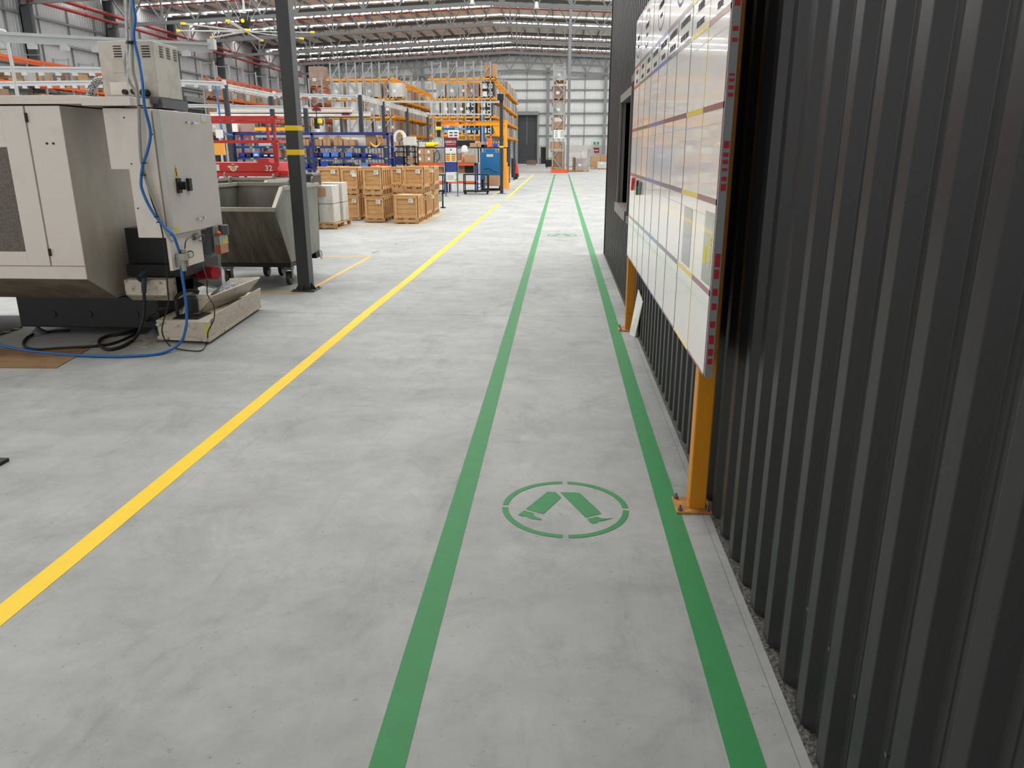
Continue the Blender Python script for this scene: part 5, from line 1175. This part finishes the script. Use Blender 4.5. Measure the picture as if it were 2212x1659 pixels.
# black cages holding white machines
for k, (a, b_, lv) in enumerate([(1040, 1066, 2), (1002, 1028, 1), (1036, 1062, 1), (1003, 1029, 0), (1038, 1063, 0)]):
    xa, xb = at(a, 230, Y=Y0R).x, at(b_, 230, Y=Y0R).x; z0 = lvA[lv]; z1 = z0 + 1.15
    lab = 'black cage stack of white machines in the right rack block, %s level, %s' % (LV[lv], 'right' if a > 1030 else 'left')
    t = thing('machine_stack', ((xa + xb) / 2, Y0R, z0), lab, 'caged machines', 'black cages with white machines')
    MB().box(xa, xb, Y0R + .12, Y0R + 1.2, z0, z1).build('cage', 'black', t)
    for zz_ in (z0 + .1, z0 + .66):
        MB().box(xa + .08, xa + .42, Y0R + .09, Y0R + .13, zz_, zz_ + .36).build('white_panel', 'white', t)
        f_ = MB().box(xb - .34, xb - .08, Y0R + .09, Y0R + .13, zz_ + .02, zz_ + .34).build('white_panel', 'white', t)
        MB().cyl((xb - .21, Y0R + .08, zz_ + .18), (xb - .21, Y0R + .1, zz_ + .18), .09, n=14).build('fan_grille', 'ink', f_)
# loads down the right side of block B and of block A
for nm, FX, ny, pit, side in (('right', FB, 11, 2.95, 'right rack block'), ('left', FA, 6, 3.1, 'left rack block')):
    xr = FX[-1][1]
    for lv in range(4 if nm == 'right' else 3):
        for j in range(0, ny):
            if nm == 'right' and lv == 3 and j < 5: continue
            if nm == 'left' and j == 0: continue
            for half in (0, 1):
                y = Y0R + .3 + j * pit + half * 1.4
                if j == 0 and half == 0: continue
                m_ = random.choice(['wrap', 'wrap_white', 'wrap', 'wrap_brown', 'carton2'])
                load(xr - .9, xr + .2, y, y + 1.1, lvA[lv], lvA[lv] + random.uniform(.85, 1.1), m_, MN[m_] + ' on %s flank, %s level, %s from front' % (side, LV[lv], ORD[2 * j + half]), 'loads along the flank of the ' + side)
# single rack end on the walkway axis
xa, xb = at(1193.5, 250, Y=62).x, at(1219, 250, Y=62).x
rk = thing('pallet_rack', ((xa + xb) / 2, 62, 0), 'single narrow rack seen end-on at the far end of the green walkway', 'pallet rack')
for j in range(3): frame_part(rk, xa, xb, 62.4 + j * 2.8, 8.0)
LZ = [at(1206, y, Y=62.4).z for y in (325, 253, 218, 186)]
for z in LZ:
    for y in (62.5, 65.3): MB().box(xa - .1, xa - .04, y, y + 2.7, z - .12, z).build('beam', 'rack_orange', rk); MB().box(xb + .04, xb + .1, y, y + 2.7, z - .12, z).build('beam', 'rack_orange', rk)
    mb = MB()
    for k in range(4): mb.box(xa - .12, xb + .12, 62.5 + k * .3, 62.62 + k * .3, z, z + .03)
    mb.build('deck_boards', 'pine', rk)
gd = thing('rack_guard', ((xa + xb) / 2, 62, 0), 'low orange end guard at the foot of the single rack', 'rack guard')
q0, q1 = at(1190, 373, Z=0), at(1225.5, 373, Z=0); zt = at(1200, 365.5, Y=62.).z
MB().box(q0.x, q1.x, 62.0, 62.1, 0.0, zt).build('front_plate', 'rack_orange', gd); MB().box(q0.x, q0.x + .1, 62.1, 62.9, 0, zt + .22).build('side_plate', 'rack_orange', gd); MB().box(q1.x - .1, q1.x, 62.1, 62.9, 0, zt + .22).build('side_plate', 'rack_orange', gd)
for k, (t_, b_, m_, dx) in enumerate([(327, 365, 'carton2', 0), (306, 324, 'carton', -.15), (263, 281, 'carton', -.05), (219, 246, 'wrap', 0.05), (228, 247, 'wrap_white', .1), (188, 217, 'wrap_brown', 0), (152, 178, 'wrap', .05)]):
    z0, z1 = at(1206, b_, Y=63).z, at(1206, t_, Y=63).z
    if k == 4: continue
    if k == 3: z0 = LZ[1] + .03
    load(xa - .05 + dx, xb + .1, 62.55 + .01 * k, 64.3, z0, z1, m_, 'load on the single end-on rack, %s level up from the floor' % ORD[[0, 1, 2, 3, 3, 4, 5][k]], 'loads on the single end-on rack', pal=True)
q0, q1 = at(1196, 299, Y=62.3), at(1219.5, 281, Y=62.3)
o = tag(MB().box(q0.x, q1.x, 62.36, 62.4, q0.z, q1.z).build('notice_board', 'paper'), 'white notice with small print on the single end-on rack', 'notice')
mb = MB()
for k in range(5):
    for j in range(2): mb.box(q0.x + .1 + j * .42, q0.x + .3 + j * .42 + (.1 if j else 0), 62.35, 62.36, q0.z + .1 + k * .1, q0.z + .13 + k * .1)
mb.build('print_lines', 'ink_grey', o)
q = at(1230, 373, Z=0); bx = at(1224, 300, Y=63).x + .03
co = MB().box(bx - .02, bx + .2, 63.0, 63.03, 0, 12.4).box(bx - .02, bx + .2, 63.3, 63.33, 0, 12.4).box(bx + .07, bx + .11, 63.03, 63.3, 0, 12.4).build('steel_column', 'steel_mid'); co['kind'] = 'structure'
tag(co, 'tall grey steel column just right of the single end-on rack', 'column')
# orange racks along the left wall
def wallrack(xf, y0, y1, pitch, lv, zt, label, m='rack_orange'):
    r = thing('pallet_rack', (xf - .6, y0, 0), label, 'pallet rack', 'orange-beamed racks on the left')
    y = y0
    while y <= y1 + .01:
        mb = MB()
        for x in (xf - 1.1, xf - .1): mb.box(x, x + .1, y - .05, y + .05, 0, zt)
        z = .3; k = 0
        while z < zt - 1: mb.bar((xf - 1.05 if k % 2 else xf - .05, y, z), (xf - .05 if k % 2 else xf - 1.05, y, z + 1.), .04); z += 1.; k += 1
        mb.bar((xf - 1.1, y, zt - .1), (xf, y, zt - .1), .04)
        mb.build('upright_frame', 'rack_grey', r)
        if y + pitch <= y1 + .01:
            for z in lv: MB().box(xf - .04, xf + .02, y, y + pitch, z - .15, z).box(xf - 1.1, xf - 1.04, y, y + pitch, z - .15, z).build('beam', m, r)
        y += pitch
    return r
lvW = [1.6, 2.9, 4.2, 5.5, 6.85]
wallrack(-31.5, 40.2, 64.5, 2.7, [1.6, 2.9, 4.2, 5.5, 6.85], 7.3, 'nearer run of orange-beamed racking against the left wall')
wallrack(-25.8, 59.8, 97.6, 2.7, [1.6, 2.9, 4.2, 5.5, 6.9], 8.0, 'farther run of orange-beamed racking beyond the dark roller door')
ZK = at(690, 190, Y=62.).z
wallrack(-18.15, 61.1, 93.5, 2.7, [1.4, 2.6, 3.9, 5.1, ZK - .005], 6.9, 'short orange-beamed rack run left of the left yellow block')
def fill(xf, y0, n, pitch, zs, where, dens):
    for li, z in enumerate(zs):
        for k in range(n):
            if random.random() > dens[li]: continue
            y = y0 + k * pitch / 2 + .12
            m_ = random.choice(['wrap', 'carton', 'wrap_white', 'carton2', 'wrap', 'wrap_brown']); load(xf - 1.03, xf - .12, y, y + 1.12, z, z + random.uniform(.45, 1.0), m_, MN[m_] + ' on %s, %s level up, %s slot from near end' % (where, ORD[li], ORD[k]), 'loads on the ' + where)
fill(-31.5, 41.0, 14, 2.7, lvW[2:4], 'nearer left wall rack', [.85, .8])
load(-32.5, -31.6, 43.4, 44.9, 6.88, 8.3, 'carton', 'tan cartons on top of the nearer left wall rack, cut off by the left edge', 'high stack')
fill(-25.8, 59.8, 26, 2.7, lvW[1:4], 'farther left rack', [.7, .9, .85])
fill(-18.15, 61.1, 22, 2.7, [2.6, 3.9, 5.1], 'short middle rack run', [.9, .95, .8])
q0, q1 = at(674, 190, Y=62.), at(708, 145, Y=62.)
load(-19.25, -18.1, 61.3, 62.6, ZK, q1.z, 'wrap_brown', 'tall brown wrapped stack standing high left of the left yellow rack block', 'high stack')

# =============== stacks by the end wall, right ===============
for k, (a, b_, t_, bt, Y, m_, lab) in enumerate([
    (1236, 1244, 340, 370, 66., 'carton2', 'narrow brown stack beside the tall column right of the single rack'),
    (1241, 1273, 342, 369, 66., 'wrap', 'grey wrapped double stack in front of the end wall right of the rack'),
    (1276, 1297, 337, 364, 76., 'carton', 'brown carton stack behind the grey wrapped stack'),
    (1297, 1318, 334, 350, 78., 'carton', 'upper brown cartons at the office wall edge'),
    (1290, 1318, 350, 369, 74., 'wrap_white', 'pale wrapped goods low at the office wall edge'),
    (1229, 1254, 329, 350, 84., 'wrap_white', 'long white wrapped pack behind the grey stack'),
    (1254, 1268, 326, 344, 86., 'wrap_white', 'white film-covered pack with a loose flap'),
    (1270, 1284, 322, 342, 90., 'wrap', 'grey and white stack below the exit sign')]):
    A, B = at(a, bt, Y=Y), at(b_, t_, Y=Y); z0 = max(0, A.z) if bt > 355 else 0
    load(A.x, B.x, Y, Y + 1.3, z0 if z0 > .05 and False else 0.0, B.z, m_, lab, 'stacks near the end wall')
q = at(1247, 371, Z=0); o = pallet_mesh(at(1230, 371, Y=q.y).x, at(1262, 371, Y=q.y).x, q.y, q.y + 1.1, 0, .14).build('pallet', 'pine2'); tag(o, 'empty wooden pallet on the floor right of the orange guard', 'pallet')
for k, (x0, x1, y0, y1) in enumerate([(1138, 1157, 343, 353.5)]):
    A, B = at(x0, y1, Y=97.), at(x1, y0, Y=97.)
    for i in range(3): tag(pallet_mesh(A.x, B.x, 97, 98.1, i * .19, i * .19 + .16).build('pallet', 'carton2'), 'stack pallet in front of the far roller door, %s up' % ORD[i], 'pallet', 'pallets by the far roller door')
tb = thing('table', (-2.2, 103, 0), 'small dark table in front of the far black door', 'table'); MB().box(-2.9, -1.7, 103, 103.7, .72, .76).build('tabletop', 'navy', tb)
for x in (-2.85, -1.8):
    for y in (103.02, 103.6): MB().box(x, x + .05, y, y + .05, 0, .72).build('leg', 'black', tb)
q = at(1189, 345, Y=80.); tr = thing('pallet_jack', (q.x, 80, 0), 'black and silver machinery parked just left of the single rack', 'trolley'); MB().box(q.x - .5, q.x + .25, 80, 81, .12, .8).build('body', 'black', tr, bevel=.05); MB().box(q.x - .2, q.x + .2, 80.2, 80.5, .8, 1.9).build('mast', 'galv', tr); MB().box(q.x - .15, q.x + .15, 79.98, 80, .8, 1.0).build('light_panel', 'lime', tr)
for x_ in (-.4, .15): MB().cyl((q.x + x_, 80.1, .12), (q.x + x_ + .08, 80.1, .12), .12).build('wheel', 'black_rubber', tr)
q = at(1288, 309.5, Y=107.3); es = tag(MB().box(q.x - .36, q.x + .36, 107.2, 107.3, q.z - .17, q.z + .17).build('exit_sign', 'exit_green'), 'green exit sign high on the far end wall at the right', 'exit sign')
mb = MB().box(q.x - .07, q.x + .07, 107.19, 107.2, q.z - .13, q.z + .13).build('white_pictogram', 'white', es)
q0, q1 = at(1281, 330, Y=107.3), at(1294.5, 319, Y=107.3); rs = tag(MB().box(q0.x, q1.x, 107.25, 107.3, q0.z, q1.z).build('wall_sign', 'grifco_red'), 'dark red sign on the far end wall under the exit sign', 'sign'); MB().box(q0.x + .25, q1.x - .15, 107.24, 107.25, (q0.z + q1.z) / 2 - .08, (q0.z + q1.z) / 2 + .02).build('lettering', 'white', rs)

# =============== workstation crane frame ===============
ZG = 3.46; XG = -6.9
def post(x, y, z, label, w=.12, band=True):
    t = thing('gantry_post', (x, y, 0), label, 'post', 'dark crane frame posts')
    MB().box(x - w / 2, x + w / 2, y - w / 2, y + w / 2, .012, z).build('shaft', 'post_dark', t); MB().box(x - .18, x + .18, y - .18, y + .18, 0, .012).build('base_plate', 'steel_grey', t)
    return t
PY = [27.5, 31.0, 35.8, 41.3]
for k, y in enumerate(PY): post(XG, y, ZG, 'dark grey crane frame post of the receding row, %s from the camera' % ORD[k])
post(at(486, 185, Y=22.9).x, 22.9, ZG, 'dark crane frame post with a blue hose behind the scissor lift')
post(at(585, 205, Y=25.5).x, 25.5, 3.3, 'dark crane frame post seen just left of the black banded post')
post(at(660, 236, Y=25.2).x, 25.2, at(660, 234, Y=25.2).z, 'dark crane frame post just right of the black banded post')
pq = at(1083, 218, Y=31.5); pt_ = post(pq.x, 31.5, at(1083, 203, Y=31.5).z, 'tall dark post with a yellow band carrying the near cross rail, beside the yellow jib', .13)
z = at(1083, 317, Y=31.4).z; MB().box(pq.x - .07, pq.x + .07, 31.43, 31.57, z - .03, z + .03).build('yellow_band', 'yellow_paint', pt_)
MB().box(pq.x - .14, pq.x + .1, 31.3, 31.42, at(1083, 217, Y=31.4).z, at(1083, 203, Y=31.4).z).build('black_boxes', 'black', pt_)
post(at(737, 258, Y=32.).x, 32., 2.9, 'slim navy post seen between the blue shelving and the left rack block', .1)
def rail(p0, p1, label, h=.1, w=.09, m='galv', studs=True):
    h *= .6; w *= .7; p0 = Vector(p0); p1 = Vector(p1); t = thing('crane_rail', (p0 + p1) / 2, label, 'crane rail', 'galvanised crane rails')
    d = (p1 - p0); L = d.length; d.normalize()
    TR = MB(); TR.bar(p0, p1, w, h * .35).bar(p0 - Vector((0, 0, h * .5)), p1 - Vector((0, 0, h * .5)), w * .35, h); mb = TR
    if studs:
        k = .15
        while k < L: q = p0 + d * k; mb.bar(q - Vector((0, 0, h * .9)), q - Vector((0, 0, h * 1.6)), .1, .05); k += .34
    mb.build('track', 'wrap_white' if studs == 2 else m, t)
    for e in (p0, p1): MB().cbox(e, w * 1.2, w * 1.2, h * 1.3).build('end_cap', m, t)
    return t
def gz(x, y, z): return at(x, y, Z=z)
rail(gz(-40, 70, 2.95), gz(458, 96, 2.95), 'galvanised rail crossing above the lathe in the left upper corner, ending by the fan', .16, .1)
rail(gz(-40, 145, 3.3), gz(330, 148, 3.3), 'galvanised rail behind the lathe at the height of the louvred box', .16, .1)
rail(gz(-40, 178, 3.3), gz(330, 174, 3.3), 'lower galvanised rail just above the top edge of the lathe', .16, .1)
rail(gz(380, 173, 3.4), gz(484, 178, 3.4), 'short galvanised rail from the louvred box to the post with the blue hose', .16, .1)
rail(gz(484, 182, ZG), gz(592, 203, ZG), 'perforated rail running away between the two left crane posts', .16, .1, studs=2)
rail(gz(592, 201, ZG), gz(770, 207, ZG), 'bluish galvanised rail crossing behind the black banded post', .14, .1)
rail((XG, 27.5, ZG), (XG, 41.3, ZG), 'long perforated rail along the receding row of dark posts', .16, .1, studs=2)
rail(gz(828, 218, 3.6), gz(1085, 219, 3.6), 'near cross rail reaching right to the tall dark post by the yellow jib', .1, .08, studs=False)
rail(gz(905, 245, ZG), gz(1060, 246, ZG), 'far cross rail in front of the right rack block', .1, .08, studs=False)
rail(gz(380, 225, 3.0), gz(662, 231, 3.0), 'galvanised rail level with the top of the grey cabinet', .14, .1, studs=False)
for k, (x0, y0, x1, y1, Yb_, lab) in enumerate([(470, 237, 760, 237, 26.5, 'upper beige crane bridge beam behind the black banded post'), (455, 247, 800, 246, 28.5, 'lower beige crane bridge beam behind the black banded post')]):
    a, b_ = at(x0, y0, Y=Yb_), at(x1, y1, Y=Yb_); t = thing('bridge_beam', (a + b_) / 2, lab, 'crane beam')
    MB().bar(a, b_, .08, .1).bar(a - Vector((0, 0, .07)), b_ - Vector((0, 0, .07)), .14, .02).bar(a + Vector((0, 0, .06)), b_ + Vector((0, 0, .06)), .14, .02).build('beam', 'cream', t)
    MB().bar(a - Vector((0, 0, .11)), b_ - Vector((0, 0, .11)), .03, .03).build('cable_track', 'black', t)
    q = at([684, 747][k], y0, Y=Yb_ - .05); MB().prism([(q.x - .15, q.z - .02), (q.x + .15, q.z - .02), (q.x + .06, q.z + .12), (q.x - .06, q.z + .12)], 'y', Yb_ - .1, Yb_ - .03).build('trolley', 'grifco_red', t)
q = at(684, 255, Y=26.); t = thing('chain_hoist', q, 'yellow and black chain hoist hanging from the beige crane beam right of the black post', 'hoist')
MB().box(q.x - .1, q.x + .16, 25.9, 26.1, q.z - .17, q.z - .03).build('hoist_body', 'yellow_paint', t, bevel=.02); MB().box(q.x - .06, q.x + .05, 25.88, 26.1, q.z - .33, q.z + .0).bar((q.x, 26, q.z), (q.x, 26, q.z + .3), .02).build('chain_bag', 'black', t)
hz = [(457, 174), (463, 180), (468, 195), (472, 225), (476, 260), (481, 282), (492, 290), (503, 292)]
tag(MB().tube([at(x, y, Y=22.4) for x, y in hz], .025, 8).build('air_hose', 'blue_hose'), 'blue air hose looping down the crane post behind the scissor lift', 'hose')
q0, q1 = at(462, 335, Y=20.), at(482, 309, Y=20.); tag(MB().box(q0.x, q1.x, 20, 20.1, q0.z, q1.z).build('orange_screen', 'sign_orange'), 'orange screen seen between the red lift rails at the left', 'panel')
for x_ in (q0.x, q1.x - .04): MB().box(x_, x_ + .04, 20.03, 20.07, 0, q0.z).build('support_leg', 'black', bpy.data.objects['orange_screen'])
q0, q1 = at(467, 298, Y=21.), at(480, 280, Y=21.); tag(MB().box(q0.x, q1.x, 21, 21.03, q0.z, q1.z).build('paper_notice', 'paper'), 'white paper notice fixed beside the left crane post', 'notice')
MB().box((q0.x + q1.x) / 2 - .02, (q0.x + q1.x) / 2 + .02, 21.0, 21.02, 0, q0.z).build('stand', 'galv', bpy.data.objects['paper_notice'])
# yellow gantry beam piece and boxes seen through the lift
q0, q1 = at(550, 282, Y=30.), at(620, 275, Y=30.); tag(MB().box(q0.x, q1.x, 30, 30.1, q0.z, q1.z).build('yellow_beam', 'jib_yellow'), 'yellow crane beam seen above the blue shelving left of the black post', 'beam')
for k, (a, b_, t_, bt, m_, lab) in enumerate([(490, 498, 266, 285, 'carton', 'brown carton on a high shelf right of the left crane post'), (499, 512, 267, 285, 'white', 'white cabinet on a high shelf seen through the lift rails'), (520, 535, 264, 285, 'wrap_brown', 'wrapped brown goods seen through the lift rails')]):
    simple(a, b_, t_, bt, 34., .8, m_, 'goods_box', lab, 'box')
ms = thing('mezzanine_shelf', (-12, 34, 0), 'high shelf seen through the red lift rails carrying cartons and a white cabinet', 'shelf'); a, b_ = at(485, 286, Y=34), at(545, 286, Y=34)
MB().box(a.x, b_.x, 33.9, 34.9, a.z - .06, a.z).build('shelf_board', 'rack_orange', ms)
for x in (a.x, b_.x - .06): MB().box(x, x + .06, 34.0, 34.06, 0, a.z - .06).build('leg', 'rack_grey', ms)

# =============== big ceiling fan ===============
YF_ = 45.; q = at(531.5, 68, Y=YF_); fn = thing('ceiling_fan', q, 'huge eight-bladed ceiling fan with yellow blade tips and a black motor', 'ceiling fan')
MB().lathe([(.0, .12), (.14, .12), (.2, .2), (.27, .38), (.3, .6), (.24, .78), (.12, .84), (.07, .9)], q, 20).build('motor', 'black', fn, smooth=True)
MB().cyl(q + Vector((-.02, -.32, .5)), q + Vector((-.02, -.26, .5)), .1, n=20).build('motor_badge', 'yellow_paint', fn)
MB().lathe([(.0, -.03), (.18, -.03), (.22, .04), (.2, .12), (0, .12)], q, 16).build('hub', 'yellow_paint', fn)
MB().cyl(q + Vector((0, 0, .9)), q + Vector((0, 0, 1.3)), .1, .06).cyl(q + Vector((0, 0, 1.2)), q + Vector((0, 0, 3.6)), .06).build('drop_rod', 'galv', fn)
mb = MB()
for a in (45, 135, 225, 315): mb.bar(q + Vector((0, 0, .1)), q + Vector((2.2 * math.cos(math.radians(a)), 2.2 * math.sin(math.radians(a)), 3.4)), .015)
mb.build('guy_wire', 'galv', fn)
for k in range(8):
    a = math.radians(8 + 45 * k); d = Vector((math.cos(a), math.sin(a), 0)); s = Vector((-d.y, d.x, 0)) * .085
    V = []
    for r in (.2, 3.55):
        for u, dz in ((-1, -.015), (1, .015)):
            for h in (-.012, .012): V.append(q + d * r + s * u + Vector((0, 0, dz + h)))
    b_ = MB().add(V, [(0, 1, 3, 2), (4, 6, 7, 5), (0, 2, 6, 4), (1, 5, 7, 3), (0, 4, 5, 1), (2, 3, 7, 6)]).build('blade', 'white', fn)
    c1 = q + d * 3.5; MB().bar(c1, c1 + d * .2, .2, .1).build('blade_tip', 'yellow_paint', b_)
# ladder truss cable tray (pale) above the far racks, fed along X
for k, (x0, y0, x1, y1, Y, lab) in enumerate([(470, 98, 1320, 74, 66., 'pale cable ladder slung across the hall under the roof')]):
    pass

# =============== camera, light, world ===============
cam = bpy.data.cameras.new('camera'); co_ = bpy.data.objects.new('camera', cam); col.objects.link(co_)
cam.sensor_width = 36; cam.lens = FPX / 2212 * 36; cam.clip_end = 400; cam.clip_start = .05
co_.location = C0; co_.rotation_euler = (PI / 2 - PIT, 0, YAW)
sc_ = bpy.context.scene; sc_.camera = co_
w = bpy.data.worlds.new('world'); sc_.world = w; w.use_nodes = True
bg = w.node_tree.nodes['Background']; bg.inputs[0].default_value = (.97, .985, 1., 1); bg.inputs[1].default_value = WORLD
b = M['skylight'].node_tree.nodes['Principled BSDF']; b.inputs['Emission Strength'].default_value = SKY
vs = sc_.view_settings; sc_.display_settings.display_device = 'sRGB'; vs.view_transform = 'Standard'; vs.look = 'None'; vs.gamma = 1; vs.use_curve_mapping = False; vs.exposure = EXPO
sc_.cycles.use_denoising = True
sc_.cycles.max_bounces = 6; sc_.cycles.diffuse_bounces = 3; sc_.cycles.glossy_bounces = 3; sc_.cycles.caustics_reflective = False; sc_.cycles.caustics_refractive = False
